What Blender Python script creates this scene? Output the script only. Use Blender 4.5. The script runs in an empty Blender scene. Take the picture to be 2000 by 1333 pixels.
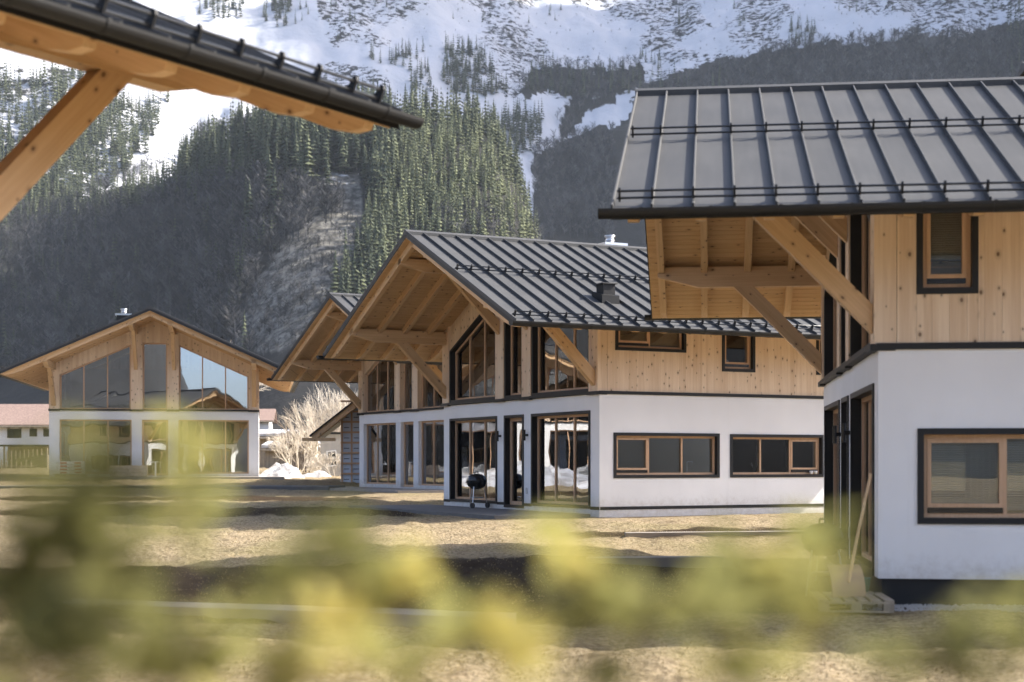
import bpy, math, random
import numpy as np
from mathutils import Matrix, Vector

random.seed(7)
rng = np.random.default_rng(7)
SC = bpy.context.scene
COL = SC.collection
R = math.radians

# ------------------------------------------------------------------ camera, sky, sun, exposure
F_PX, HOR = 3019.6, 904.0                      # focal length and horizon row of the 2000 x 1333 photograph
cam_d = bpy.data.cameras.new("camera")
cam_d.sensor_width = 36.0
cam_d.lens = F_PX / 2000 * 36.0
cam_d.shift_y = (HOR - 666.5) / 2000
cam_d.clip_start = 0.05
cam_d.clip_end = 8000
cam_d.dof.use_dof = True
cam_d.dof.focus_distance = 41.0
cam_d.dof.aperture_fstop = 1.5
cam = bpy.data.objects.new("camera", cam_d)
cam.rotation_euler = (R(90), 0, 0)
COL.objects.link(cam)
SC.camera = cam

SUN = Vector((0.777, 0.171, 0.60)).normalized()
SUN_EL = math.asin(SUN.z)
SUN_AZ = math.atan2(SUN.x, SUN.y)
world = bpy.data.worlds.new("World")
SC.world = world
world.use_nodes = True
wn = world.node_tree.nodes
wl = world.node_tree.links
bg = wn["Background"]
sky = wn.new("ShaderNodeTexSky")
sky.sky_type = 'NISHITA'
sky.sun_disc = False
sky.sun_elevation = SUN_EL
sky.sun_rotation = SUN_AZ
sky.altitude = 900
sky.air_density = .6
sky.dust_density = 5.0
sky.ozone_density = 1.0
wl.new(sky.outputs[0], bg.inputs[0])
bg.inputs[1].default_value = 0.15
sun_d = bpy.data.lights.new("sun", 'SUN')
sun_d.energy = 4.2
sun_d.angle = R(0.53)
sun_d.color = (1.0, 0.945, 0.86)
sun_o = bpy.data.objects.new("sun", sun_d)
sun_o.rotation_euler = SUN.to_track_quat('Z', 'Y').to_euler()
sun_o.location = (30, 10, 60)
COL.objects.link(sun_o)
SC.view_settings.view_transform = 'Standard'
SC.view_settings.look = 'None'
SC.view_settings.gamma = 1.0
SC.view_settings.use_curve_mapping = False
SC.view_settings.exposure = 1.72
SC.cycles.max_bounces = 8
SC.cycles.transparent_max_bounces = 16
SC.cycles.volume_bounces = 0

# ------------------------------------------------------------------ helpers
def tag(o, label=None, cat=None, group=None, kind=None):
    if label: o["label"] = label
    if cat: o["category"] = cat
    if group: o["group"] = group
    if kind: o["kind"] = kind
    return o

def link(name, data, parent=None, mat4=None):
    o = bpy.data.objects.new(name, data)
    COL.objects.link(o)
    if parent is not None: o.parent = parent
    if mat4 is not None: o.matrix_local = mat4
    return o

def empty(name, loc=(0, 0, 0), rz=0.0):
    o = bpy.data.objects.new(name, None)
    o.empty_display_size = 0.2
    o.location = loc
    o.rotation_euler = (0, 0, rz)
    COL.objects.link(o)
    return o

def frame(origin, ex, ey, ez):
    m = Matrix.Identity(4)
    for i, v in enumerate((ex, ey, ez)):
        for k in range(3): m[k][i] = v[k]
    for k in range(3): m[k][3] = origin[k]
    return m

class MB:
    def __init__(s): s.v, s.f = [], []
    def box(s, x0, x1, y0, y1, z0, z1):
        b = len(s.v)
        s.v += [(x0,y0,z0),(x1,y0,z0),(x1,y1,z0),(x0,y1,z0),(x0,y0,z1),(x1,y0,z1),(x1,y1,z1),(x0,y1,z1)]
        s.f += [tuple(b+i for i in q) for q in ((0,3,2,1),(4,5,6,7),(0,1,5,4),(1,2,6,5),(2,3,7,6),(3,0,4,7))]
        return s
    def prism(s, poly, lo, hi, axis='x'):
        """polygon extruded along an axis; poly gives the other two coordinates in order"""
        n = len(poly); b = len(s.v)
        def P(p, w):
            return (w, p[0], p[1]) if axis == 'x' else (p[0], w, p[1]) if axis == 'y' else (p[0], p[1], w)
        s.v += [P(p, lo) for p in poly] + [P(p, hi) for p in poly]
        s.f.append(tuple(b+i for i in range(n))); s.f.append(tuple(b+n+i for i in reversed(range(n))))
        for i in range(n):
            j = (i+1) % n
            s.f.append((b+i, b+n+i, b+n+j, b+j))
        return s
    def tube(s, pts, rad, n=8, caps=True):
        pts = [Vector(p) for p in pts]
        if not isinstance(rad, (list, tuple)): rad = [rad]*len(pts)
        b = len(s.v)
        for i, p in enumerate(pts):
            d = (pts[min(i+1, len(pts)-1)] - pts[max(i-1, 0)]).normalized()
            u = d.cross(Vector((0, 0, 1)))
            if u.length < 1e-3: u = Vector((1, 0, 0))
            u.normalize(); w = d.cross(u)
            for k in range(n):
                a = 2*math.pi*k/n
                s.v.append(tuple(p + (u*math.cos(a) + w*math.sin(a))*rad[i]))
        for i in range(len(pts)-1):
            for k in range(n):
                k2 = (k+1) % n
                s.f.append((b+i*n+k, b+i*n+k2, b+(i+1)*n+k2, b+(i+1)*n+k))
        if caps:
            s.f.append(tuple(b+k for k in reversed(range(n))))
            s.f.append(tuple(b+(len(pts)-1)*n+k for k in range(n)))
        return s
    def lathe(s, prof, n=20, c=(0, 0, 0)):
        b = len(s.v)
        for r, z in prof:
            for k in range(n):
                a = 2*math.pi*k/n
                s.v.append((c[0]+r*math.cos(a), c[1]+r*math.sin(a), c[2]+z))
        for i in range(len(prof)-1):
            for k in range(n):
                k2 = (k+1) % n
                s.f.append((b+i*n+k, b+i*n+k2, b+(i+1)*n+k2, b+(i+1)*n+k))
        s.f.append(tuple(b+k for k in reversed(range(n)))); s.f.append(tuple(b+(len(prof)-1)*n+k for k in range(n)))
        return s
    def mesh(s, name, mat, smooth=False):
        m = bpy.data.meshes.new(name)
        m.from_pydata(s.v, [], s.f)
        m.update()
        import bmesh
        bm = bmesh.new(); bm.from_mesh(m)
        bmesh.ops.recalc_face_normals(bm, faces=bm.faces)
        bm.to_mesh(m); bm.free()
        if smooth:
            for p in m.polygons: p.use_smooth = True
        if mat: m.materials.append(mat)
        return m
    def obj(s, name, mat, parent=None, mat4=None, smooth=False):
        return link(name, s.mesh(name, mat, smooth), parent, mat4)

CACHE = {}
def cached(key, fn):
    if key not in CACHE: CACHE[key] = fn()
    return CACHE[key]

def np_mesh(name, V, Fq, mat, smooth=False, attrs=None, tri=False):
    m = bpy.data.meshes.new(name)
    V = np.asarray(V, np.float32); Fq = np.asarray(Fq, np.int32)
    k = Fq.shape[1]
    m.vertices.add(len(V)); m.vertices.foreach_set("co", V.ravel())
    m.loops.add(Fq.size); m.loops.foreach_set("vertex_index", Fq.ravel())
    m.polygons.add(len(Fq))
    m.polygons.foreach_set("loop_start", np.arange(0, Fq.size, k, dtype=np.int32))
    m.polygons.foreach_set("loop_total", np.full(len(Fq), k, np.int32))
    if smooth: m.polygons.foreach_set("use_smooth", np.ones(len(Fq), bool))
    for nm, arr in (attrs or {}).items():
        a = m.attributes.new(nm, 'FLOAT', 'POINT'); a.data.foreach_set("value", np.asarray(arr, np.float32))
    m.update(calc_edges=True); m.validate()
    if mat: m.materials.append(mat)
    return m

def hash2(ix, iy, s):
    h = np.sin(ix*127.1 + iy*311.7 + s*74.7)*43758.5453
    return h - np.floor(h)
def vnoise(x, y, s=0):
    ix, iy = np.floor(x), np.floor(y); fx, fy = x-ix, y-iy
    fx = fx*fx*(3-2*fx); fy = fy*fy*(3-2*fy)
    a, b, c, d = hash2(ix,iy,s), hash2(ix+1,iy,s), hash2(ix,iy+1,s), hash2(ix+1,iy+1,s)
    return (a*(1-fx)+b*fx)*(1-fy) + (c*(1-fx)+d*fx)*fy
def fbm(x, y, oct=4, s=0):
    t = 0; amp = 1; tot = 0
    for o in range(oct):
        t = t + amp*vnoise(x*2**o, y*2**o, s+o*13); tot += amp; amp *= .5
    return t/tot*2 - 1
def sstep(x): x = np.clip(x, 0, 1); return x*x*(3-2*x)

# ------------------------------------------------------------------ materials
class N:
    """tiny node-graph helper"""
    def __init__(s, name):
        s.m = bpy.data.materials.new(name); s.m.use_nodes = True
        s.t = s.m.node_tree; s.n = s.t.nodes; s.l = s.t.links
        s.b = s.n["Principled BSDF"]; s.out = s.n["Material Output"]
    def new(s, kind, **kw):
        x = s.n.new("ShaderNode"+kind)
        for k, v in kw.items(): setattr(x, k, v)
        return x
    def put(s, sock, v):
        if isinstance(v, bpy.types.NodeSocket): s.l.new(v, sock)
        elif v is not None: sock.default_value = v
    def math(s, op, a, b=0.0, c=None, clamp=False):
        x = s.new("Math", operation=op, use_clamp=clamp)
        s.put(x.inputs[0], a); s.put(x.inputs[1], b)
        if c is not None: s.put(x.inputs[2], c)
        return x.outputs[0]
    def vmath(s, op, a, b):
        x = s.new("VectorMath", operation=op); s.put(x.inputs[0], a); s.put(x.inputs[1], b); return x.outputs[0]
    def mix(s, f, a, b):
        x = s.new("Mix", data_type='RGBA'); s.put(x.inputs[0], f)
        s.put(x.inputs[6], a if isinstance(a, bpy.types.NodeSocket) else (*a, 1)); s.put(x.inputs[7], b if isinstance(b, bpy.types.NodeSocket) else (*b, 1))
        return x.outputs[2]
    def noise(s, vec, scale=1.0, detail=3.0, rough=.55):
        x = s.new("TexNoise"); s.put(x.inputs["Vector"], vec); x.inputs["Scale"].default_value = scale
        x.inputs["Detail"].default_value = detail; x.inputs["Roughness"].default_value = rough
        return x.outputs[0]
    def ramp(s, f, lo, hi):
        x = s.new("MapRange", interpolation_type='SMOOTHSTEP'); s.put(x.inputs[0], f)
        s.put(x.inputs[1], lo); s.put(x.inputs[2], hi); return x.outputs[0]
    def obj_co(s): return s.new("TexCoord").outputs["Object"]
    def rnd(s): return s.new("ObjectInfo").outputs["Random"]
    def attr(s, name): return s.new("Attribute", attribute_name=name).outputs["Fac"]
    def bump(s, h, strength=.3, dist=.01):
        x = s.new("Bump"); s.put(x.inputs["Height"], h); x.inputs["Strength"].default_value = strength
        x.inputs["Distance"].default_value = dist; s.l.new(x.outputs[0], s.b.inputs["Normal"]); return x
    def base(s, c): s.put(s.b.inputs["Base Color"], c if isinstance(c, bpy.types.NodeSocket) else (*c, 1))
    def rough(s, v): s.put(s.b.inputs["Roughness"], v)

def wood(name, c1, c2, knots=1.0, knot_col=(.075, .03, .012), rough=.6, lam=.12, vary=.22):
    k = N(name)
    off = k.math('MULTIPLY', k.rnd(), 57.0)
    co = k.obj_co()
    cmb = k.new("CombineXYZ"); k.put(cmb.inputs[0], off); k.put(cmb.inputs[1], k.math('MULTIPLY', off, .37)); k.put(cmb.inputs[2], k.math('MULTIPLY', off, 1.7))
    p = k.vmath('ADD', co, cmb.outputs[0])
    sx = k.new("SeparateXYZ"); k.l.new(p, sx.inputs[0])
    w = k.math('ADD', sx.outputs[0], sx.outputs[1])
    # fine grain, stretched along the length (local z)
    g = k.noise(k.vmath('MULTIPLY', p, (34, 34, 1.3)), 1.0, 4.0, .6)
    big = k.noise(k.vmath('MULTIPLY', p, (3.0, 3.0, .5)), 1.0, 2.0)
    # glued lamellas: one tone per strip
    lamf = k.math('FLOOR', k.math('DIVIDE', w, lam))
    wn_ = k.new("TexWhiteNoise", noise_dimensions='1D'); k.put(wn_.inputs["W"], k.math('ADD', lamf, off))
    tone = k.math('ADD', k.math('MULTIPLY', g, .55), k.math('ADD', k.math('MULTIPLY', big, .35), k.math('MULTIPLY', wn_.outputs[0], vary)))
    col = k.mix(k.ramp(tone, .28, .85), c1, c2)
    vv = k.new("CombineXYZ"); k.put(vv.inputs[0], k.math('MULTIPLY', w, 5.2)); k.put(vv.inputs[1], k.math('MULTIPLY', sx.outputs[2], 3.6))
    vo = k.new("TexVoronoi", voronoi_dimensions='2D'); k.l.new(vv.outputs[0], vo.inputs["Vector"]); vo.inputs["Scale"].default_value = 1.0
    cs = k.new("SeparateColor"); k.l.new(vo.outputs["Color"], cs.inputs[0])
    dist = k.math('ADD', vo.outputs["Distance"], k.math('MULTIPLY', k.math('SUBTRACT', g, .5), .06))
    size = k.math('ADD', k.math('MULTIPLY', cs.outputs[1], .10), .03)
    kn = k.math('MULTIPLY', k.math('SUBTRACT', 1.0, k.ramp(dist, k.math('MULTIPLY', size, .55), size)), k.math('GREATER_THAN', cs.outputs[0], .42))
    halo = k.math('MULTIPLY', k.math('SUBTRACT', 1.0, k.ramp(dist, size, k.math('MULTIPLY', size, 2.6))), k.math('GREATER_THAN', cs.outputs[0], .42))
    col = k.mix(k.math('MULTIPLY', halo, .45*knots), col, tuple(x*.6 for x in c1))
    col = k.mix(k.math('MULTIPLY', kn, .9*knots), col, knot_col)
    k.base(col); k.rough(rough)
    k.b.inputs["Specular IOR Level"].default_value = .3
    k.bump(g, .15, .004)
    return k.m

def plain(name, c, rough=.5, metal=0.0, var=.12, scale=6.0, bump=0.0, spec=.5):
    k = N(name)
    n = k.noise(k.obj_co(), scale, 4.0)
    k.base(k.mix(n, tuple(x*(1-var) for x in c), tuple(min(1, x*(1+var)) for x in c)))
    k.rough(rough); k.b.inputs["Metallic"].default_value = metal
    k.b.inputs["Specular IOR Level"].default_value = spec
    if bump: k.bump(k.noise(k.obj_co(), scale*8, 3.0), bump, .004)
    return k.m

M = {}
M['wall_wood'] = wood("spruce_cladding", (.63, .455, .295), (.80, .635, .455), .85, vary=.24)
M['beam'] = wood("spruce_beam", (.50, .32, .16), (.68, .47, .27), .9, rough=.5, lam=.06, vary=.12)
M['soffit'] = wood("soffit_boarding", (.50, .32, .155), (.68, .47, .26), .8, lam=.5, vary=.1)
M['frame'] = wood("larch_frame", (.50, .31, .18), (.66, .45, .29), .15, lam=.3, vary=.1)
M['old_wood'] = wood("weathered_wood", (.20, .165, .12), (.36, .30, .22), .4)
M['pale_wood'] = wood("pale_planks", (.50, .38, .26), (.66, .53, .38), .5)
M['metal'] = plain("anthracite_sheet", (.016, .016, .016), .5, 0.0, .15, 3.0, 0, .28)
M['rail'] = plain('coated_pipe', (.035, .035, .035), .32, 0.0, .1, 3.0)
def roof_mat():
    k = N("matt_roof_sheet")
    co = k.obj_co(); rn = k.rnd()
    p = k.vmath('ADD', co, k.new("CombineXYZ").outputs[0])
    cmb = k.new("CombineXYZ"); k.put(cmb.inputs[0], k.math('MULTIPLY', rn, 91.0)); k.put(cmb.inputs[1], k.math('MULTIPLY', rn, 31.0))
    p = k.vmath('ADD', co, cmb.outputs[0])
    n = k.noise(p, 1.1, 5.0, .6); st = k.noise(k.vmath('MULTIPLY', p, (.8, 9, 1)), 1.0, 3.0)
    f = k.math('ADD', k.math('MULTIPLY', n, .6), k.math('ADD', k.math('MULTIPLY', st, .3), k.math('MULTIPLY', rn, .12)))
    k.base(k.mix(k.ramp(f, .3, .8), (.052, .052, .051), (.082, .081, .079)))
    k.rough(k.math('ADD', .58, k.math('MULTIPLY', n, .14))); k.b.inputs['Specular IOR Level'].default_value = .32
    k.bump(k.noise(k.vmath('MULTIPLY', p, (.7, 3.0, 1)), 1.0, 2.0), .35, .01)
    return k.m
M['roof'] = roof_mat()
def plaster_mat():
    k = N("white_plaster")
    co = k.obj_co(); sx = k.new("SeparateXYZ"); k.l.new(co, sx.inputs[0])
    n = k.noise(co, .6, 5); st = k.noise(k.vmath('MULTIPLY', co, (5, 5, .35)), 1.0, 4); sp = k.noise(co, 7, 5, .7)
    c = k.mix(k.ramp(n, .3, .8), (.765, .76, .745), (.85, .845, .83))
    c = k.mix(k.math('MULTIPLY', k.ramp(st, .55, .8), .10), c, (.52, .50, .46))
    low = k.math('SUBTRACT', 1.0, k.ramp(k.math('ADD', sx.outputs[2], k.math('MULTIPLY', sp, -.5)), -.25, .22))
    c = k.mix(k.math('MULTIPLY', low, k.math('MULTIPLY', sp, .75)), c, (.36, .30, .23))
    k.base(c); k.rough(.92)
    k.bump(k.math('ADD', k.noise(co, 70, 4), k.math('MULTIPLY', sp, .4)), .45, .005)
    return k.m
M['plaster'] = plaster_mat()
M['steel'] = plain("stainless_steel", (.62, .62, .62), .28, 1.0, .08)
M['black'] = plain("black_enamel", (.012, .012, .013), .22, 0.0, .1)
M['rubber'] = plain("black_rubber", (.015, .015, .016), .7)
M['concrete'] = plain("concrete", (.31, .275, .23), .9, 0, .3, 2.5, .4)
M['asphalt'] = plain("asphalt", (.13, .125, .118), .85, 0, .3, 3.0, .5)
M['interior'] = plain("interior_wall", (.58, .48, .36), .8, 0, .1, 1.0)
M['interior_floor'] = plain("interior_floor", (.30, .22, .14), .5, 0, .15, 2.0)
M['blind'] = plain("blind_slats", (.46, .46, .45), .5, 0, .1)
M['curtain'] = plain("curtain_cloth", (.62, .62, .60), .9, 0, .1)
M['tile'] = (lambda k: (k.base(k.mix(k.ramp(k.noise(k.vmath('MULTIPLY', k.obj_co(), (9, 9, 9)), 1.0, 3), .3, .75), (.17, .11, .085), (.30, .21, .17))), k.rough(.85), k.m)[-1])(N("clay_tiles"))
M['membrane'] = plain("grey_membrane", (.58, .63, .70), .55, 0, .15, 1.2)
M['print'] = plain("dark_print", (.03, .035, .045), .6)
M['bag'] = plain("paper_bags", (.62, .60, .57), .8, 0, .15, 6)
M['bag_red'] = plain("red_print", (.42, .07, .07), .7)
M['white_paint'] = plain("white_paint", (.74, .74, .72), .5)
M['worn'] = plain('worn_board', (.36, .24, .16), .8, 0, .2, 4)
M['pot'] = plain("green_glaze", (.05, .13, .12), .3)

def glass_mat(ior=2.9):
    k = N("window_glass")
    k.n.remove(k.b)
    fr = k.new("Fresnel"); fr.inputs[0].default_value = ior
    co = k.obj_co(); off = k.math('MULTIPLY', k.rnd(), 40.0)
    cmb = k.new("CombineXYZ"); k.put(cmb.inputs[0], off)
    h = k.noise(k.vmath('ADD', co, cmb.outputs[0]), 1.1, 1.0)
    bp = k.new("Bump"); bp.inputs["Strength"].default_value = .02; bp.inputs["Distance"].default_value = .1; k.l.new(h, bp.inputs["Height"])
    gl = k.new("BsdfGlossy"); gl.inputs["Roughness"].default_value = .0; gl.inputs["Color"].default_value = (.95, .97, 1, 1)
    k.l.new(bp.outputs[0], gl.inputs["Normal"]); 
    tr = k.new("BsdfTransparent"); tr.inputs[0].default_value = (.86, .88, .87, 1)
    mx = k.new("MixShader"); k.l.new(fr.outputs[0], mx.inputs[0]); k.l.new(tr.outputs[0], mx.inputs[1]); k.l.new(gl.outputs[0], mx.inputs[2])
    k.l.new(mx.outputs[0], k.out.inputs[0])
    return k.m
M['glass'] = glass_mat(3.5)
M['glass_low'] = glass_mat(1.75)

def snow_mat():
    k = N("old_snow")
    n = k.noise(k.obj_co(), 1.3, 5)
    k.base(k.mix(k.ramp(n, .35, .62), (.36, .34, .32), (.68, .685, .70))); k.rough(.75)
    k.bump(k.noise(k.obj_co(), 5, 5), .7, .08)
    return k.m
M['snow'] = snow_mat()

def ground_mat():
    k = N("dry_turf")
    co = k.obj_co()
    flat = k.vmath('MULTIPLY', co, (1, 1, .3))
    n1 = k.noise(flat, .35, 4); n2 = k.noise(flat, 2.4, 6, .65); n3 = k.noise(flat, 16, 4, .7)
    straw = k.mix(k.ramp(n3, .3, .72), (.165, .12, .068), (.44, .355, .225))
    soil = k.mix(n3, (.075, .052, .03), (.17, .125, .075))
    green = k.mix(n3, (.11, .105, .035), (.22, .20, .08))
    c = k.mix(k.math('MULTIPLY', k.ramp(n1, .50, .70), .35), straw, green)
    c = k.mix(k.math('MULTIPLY', k.ramp(n2, .55, .68), .7), c, soil)
    c = k.mix(k.math('MULTIPLY', k.attr("shade_soil"), k.ramp(n2, .18, .36)), c, k.mix(n3, (.030, .020, .011), (.075, .050, .029)))  # shadow bands deepened in the ground colour
    k.base(c); k.rough(.95); k.b.inputs["Specular IOR Level"].default_value = .1
    k.bump(k.math('ADD', n2, k.math('MULTIPLY', n3, .8)), 1.0, .08)
    return k.m
M['ground'] = ground_mat()

def mountain_mat():
    k = N("mountain_slope")
    co = k.obj_co()
    sn = k.attr("snow"); br = k.attr("brush")
    n1 = k.noise(co, .02, 5); n2 = k.noise(co, .12, 6, .65); n3 = k.noise(co, .035, 6, .7)
    dirt = k.mix(n2, (.016, .015, .014), (.040, .037, .032))
    meadow = k.mix(k.ramp(k.noise(co, .22, 6, .75), .38, .64), (.05, .047, .04), (.25, .235, .20))
    c = k.mix(br, dirt, meadow)
    f = k.math('ADD', sn, k.math('MULTIPLY', k.math('SUBTRACT', n2, .5), 1.1))
    f = k.math('ADD', f, k.math('MULTIPLY', k.math('SUBTRACT', n3, .5), .9))
    n4 = k.noise(k.vmath('MULTIPLY', co, (1, 1, 1.6)), .16, 5, .75)
    f = k.math('SUBTRACT', f, k.math('MULTIPLY', k.attr("scrub"), k.math('MULTIPLY', k.ramp(n4, .50, .60), .75)))
    snow = k.mix(n1, (.46, .47, .49), (.62, .62, .64))
    k.base(k.mix(k.ramp(f, .42, .56), c, snow)); k.rough(.9); k.b.inputs["Specular IOR Level"].default_value = .1
    k.bump(n2, .6, 2.0)
    return k.m
M['mountain'] = mountain_mat()

def leafy(name, c1, c2, use_attr=True, trans=0.0, yel=None):
    k = N(name)
    rn = k.attr("rnd") if use_attr else k.rnd()
    c = k.mix(rn, c1, c2)
    if yel is not None: c = k.mix(k.ramp(k.attr("yellow_mix"), .5, .9), c, yel)
    k.base(c); k.rough(.8); k.b.inputs["Specular IOR Level"].default_value = .2
    if trans:
        tl = k.new("BsdfTranslucent"); k.l.new(c, tl.inputs[0])
        mx = k.new("MixShader"); mx.inputs[0].default_value = trans
        k.l.new(k.b.outputs[0], mx.inputs[1]); k.l.new(tl.outputs[0], mx.inputs[2]); k.l.new(mx.outputs[0], k.out.inputs[0])
    return k.m
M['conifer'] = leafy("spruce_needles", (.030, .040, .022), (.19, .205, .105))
M['conifer1'] = leafy("spruce_needles_single", (.028, .038, .021), (.115, .128, .066), False)
M['bark'] = plain("grey_bark", (.16, .13, .10), .9)
M['bare'] = leafy("bare_branches", (.030, .030, .030), (.185, .176, .170))
M['twigs'] = plain("pale_twigs", (.60, .54, .45), .9, 0, .3)
M['leaf'] = leafy("hedge_leaves", (.085, .08, .03), (.42, .41, .14), True, .5, (.66, .56, .18))
M['stem'] = plain("hedge_stem", (.13, .095, .06), .8)

# ------------------------------------------------------------------ ground and mountain
GY = [-60, 12, 18, 37, 58, 68, 90, 130, 300, 420]
GZ = [-1.75, -1.75, -1.70, -1.26, -1.00, -.66, -.40, -.1, 5, 10]
def gbase(X, Y):
    rr = np.hypot(X, Y)
    yy = np.where(Y > 0, np.maximum(Y, rr*.8), -50.0)
    return np.interp(yy, GY, GZ)
SITES = [(.054, 40.985, -1.101, -1.30), (-3.95, 58.13, -1.066, -1.03), (-15.7, 67.99, .16, -.68), (4.987, 23.105, -1.698, -1.70), (-7.742, 14.1, 2.566, -1.72), (-31.0, 63.0, 1.2, -.92)]
def ground_z(X, Y):
    X = np.asarray(X, float); Y = np.asarray(Y, float)
    rr = np.hypot(X, Y)
    amp = .9*np.clip((rr-3)/6, 0, 1)
    z = gbase(X, Y) + amp*(.12*fbm(X*.16, Y*.16, 3, 3) +   .075*fbm(X*.9, Y*.9, 3, 9) + .06*fbm(X*3.1, Y*3.1, 3, 21) + .05*fbm(X*1.6, Y*5.2, 4, 23)*np.clip(fbm(X*.5, Y*.5, 2, 29)+.5, 0, 1)) - .05
    for sx, sy, rz, zz in SITES:
        c, s = math.cos(rz), math.sin(rz)
        lx = (X-sx)*c + (Y-sy)*s; ly = -(X-sx)*s + (Y-sy)*c
        d = np.hypot(np.maximum(np.abs(lx)-4.7, 0), np.maximum(np.maximum(-2.2-ly, ly-10.3), 0))
        w = 1 - sstep(d/2.5)
        z = z*(1-w) + w*(zz + .25*(z-gbase(X, Y)))
    return z
CR_U = [-3000, -300, 0, 150, 310, 400, 500, 640, 760, 900, 960, 1000, 1040, 1080, 1150, 1250, 1400, 6000]
CR_V = [700, 520, 455, 418, 372, 305, 258, 232, 230, 238, 266, 335, 430, 540, 690, 800, 860, 870]
def mountain_z(th, r):
    """height of the slopes at azimuth th (from +Y to +X) and distance r"""
    front = np.abs(th) < 1.2
    u = np.where(front, 1000 + F_PX*np.tan(np.clip(th, -1.2, 1.2)), 6000.0*np.sign(th))
    X, Y = r*np.sin(th), r*np.cos(th)
    low = gbase(X, Y)
    low = np.where(r > 420, np.maximum(low, 0) + .03*(r-420), low)
    # back range, raised unseen beyond the right edge to shade its snow
    m = np.interp(th, [-math.pi, -2.6, -1.6, -.9, .40, .58, .80, .98, 1.6, 2.4, 3.03, 3.06, math.pi], [.55, .5, .5, 1, 1, 1.9, 1.9, .8, .5, .06, .03, .5, .55])
    rb = 905 + 45*np.sin(th*9+.6) + 25*np.sin(th*23)
    back = .62*(r - rb)
    gul = 1 - np.abs(fbm(X*.0045 + .4*fbm(X*.01, Y*.01, 2, 5), Y*.0016, 4, 31))
    back = np.where(back > 0, back*(1) + np.clip(back/60, 0, 1)*(42*(gul-.75) + 13*fbm(X*.02, Y*.02, 4, 47) + 3*fbm(X*.07, Y*.05, 3, 49)), 0)*m
    # wooded spur in front of it
    vc = np.interp(u, CR_U, CR_V)
    rs = 470 + 330*sstep((640-u)/760)
    rc = rs + 380
    tanc = (HOR - vc)/F_PX
    lowc = 10 + .03*(rc-420)
    h = np.maximum(rc*tanc - lowc, 0)
    w = np.clip((r-rs)/(rc-rs), 0, 1)
    prof = h*(.35*w + .65*sstep(w))
    prof = np.where(r > rc, h - .45*(r-rc), prof)
    prof = prof + np.clip(w*4, 0, 1)*np.clip(h/80, 0, 1)*(7*fbm(X*.012, Y*.012, 4, 61))
    prof = np.where(front & (np.abs(th) < 1.0), prof, -50)
    z = np.maximum(np.maximum(back, prof), 0) + low
    return z

us = np.arange(-320, 2321, 5.0)
th_f = np.arctan((us-1000)/F_PX)
th_all = np.concatenate([np.linspace(-math.pi, th_f[0], 70)[:-1], th_f, np.linspace(th_f[-1], 2.9, 60)[1:], np.linspace(2.9, math.pi, 26)[1:]])
R_G = np.concatenate([np.geomspace(2.0, 12, 22)[:-1], np.arange(12, 44, .16), np.arange(44, 80, .3), np.geomspace(80, 140, 26)])
R_M = np.concatenate([np.geomspace(140, 440, 30)[:-1], np.arange(440, 1300, 5.0), np.arange(1300, 2150, 8.0)])

def polar_mesh(name, radii, zfun, mat, extra=None):
    T, RR = np.meshgrid(th_all, radii)
    Z = zfun(T, RR)
    V = np.stack([RR*np.sin(T), RR*np.cos(T), Z], -1).reshape(-1, 3)
    nr, nt = T.shape
    i = np.arange(nr-1)[:, None]*nt + np.arange(nt-1)[None, :]
    Fq = np.stack([i, i+1, i+nt+1, i+nt], -1).reshape(-1, 4)[:, ::-1]
    at = extra(T, RR, Z) if extra else None
    me = np_mesh(name, V, Fq, mat, True, at)
    return link(name, me)

def in_poly(px, py, poly):
    px = np.asarray(px, float); py = np.asarray(py, float)
    ins = np.zeros(px.shape, bool); n = len(poly)
    for i in range(n):
        x1, y1 = poly[i]; x2, y2 = poly[(i+1) % n]
        c = ((y1 > py) != (y2 > py)) & (px < (x2-x1)*(py-y1)/((y2-y1) + 1e-9) + x1)
        ins ^= c
    return ins

DEC_R = [(1040,300),(1110,262),(1190,265),(1235,232),(1245,176),(1450,118),(1560,84),(1750,78),(2000,52),(2400,40),(2400,600),(1040,600)]
GULLY = [(1030,130),(1100,128),(1180,140),(1250,120),(1245,176),(1190,200),(1130,240),(1100,262),(1080,250),(1120,200),(1080,175),(1010,190)]
MEADOW = [(592,372),(640,346),(705,350),(722,390),(716,450),(690,530),(640,610),(560,680),(470,690),(455,620),(505,540),(555,455)]
def mtn_attrs(T, RR, Z):
    u = 1000 + F_PX*np.tan(np.clip(T, -1.2, 1.2)); v = HOR - F_PX*Z/(RR*np.maximum(np.cos(T), .2))
    u = u + 16*fbm(u*.012, v*.012, 3, 5)*1.6; v = v + 14*fbm(u*.012+9, v*.012, 3, 8)*1.6
    vc = np.interp(u, CR_U, CR_V)
    rs = 470 + 330*sstep((640-u)/760)
    behind = (RR > rs + 392)
    snow = np.where(behind & (v < 520), .80, 0.0)
    snow = np.where(in_poly(u, v, DEC_R), .02, snow)
    snow = np.where(in_poly(u, v, GULLY), .25, snow)
    snow = np.where(in_poly(u, v, [(-300,140),(190,125),(260,210),(150,350),(-300,480)]) & behind, .55, snow)
    # dark scrub speckled through the upper snow
    scrub = sstep((fbm(u*.010, v*.018, 3, 77)+.12)/.35)*((u > 620) & (v < 200))*np.where(behind, 1, 0)
    snow = snow - .22*scrub
    snow = np.where(in_poly(u, v, [(640,345),(705,345),(700,372),(645,372)]) & ~behind, .44, snow)
    snow = np.where(np.abs(T) < 1.2, snow, .15)
    brush = np.where(in_poly(u, v, MEADOW) & ~behind, 1.0, 0.0)
    return {"snow": snow.ravel(), "brush": brush.ravel(), "scrub": scrub.ravel()}

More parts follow.
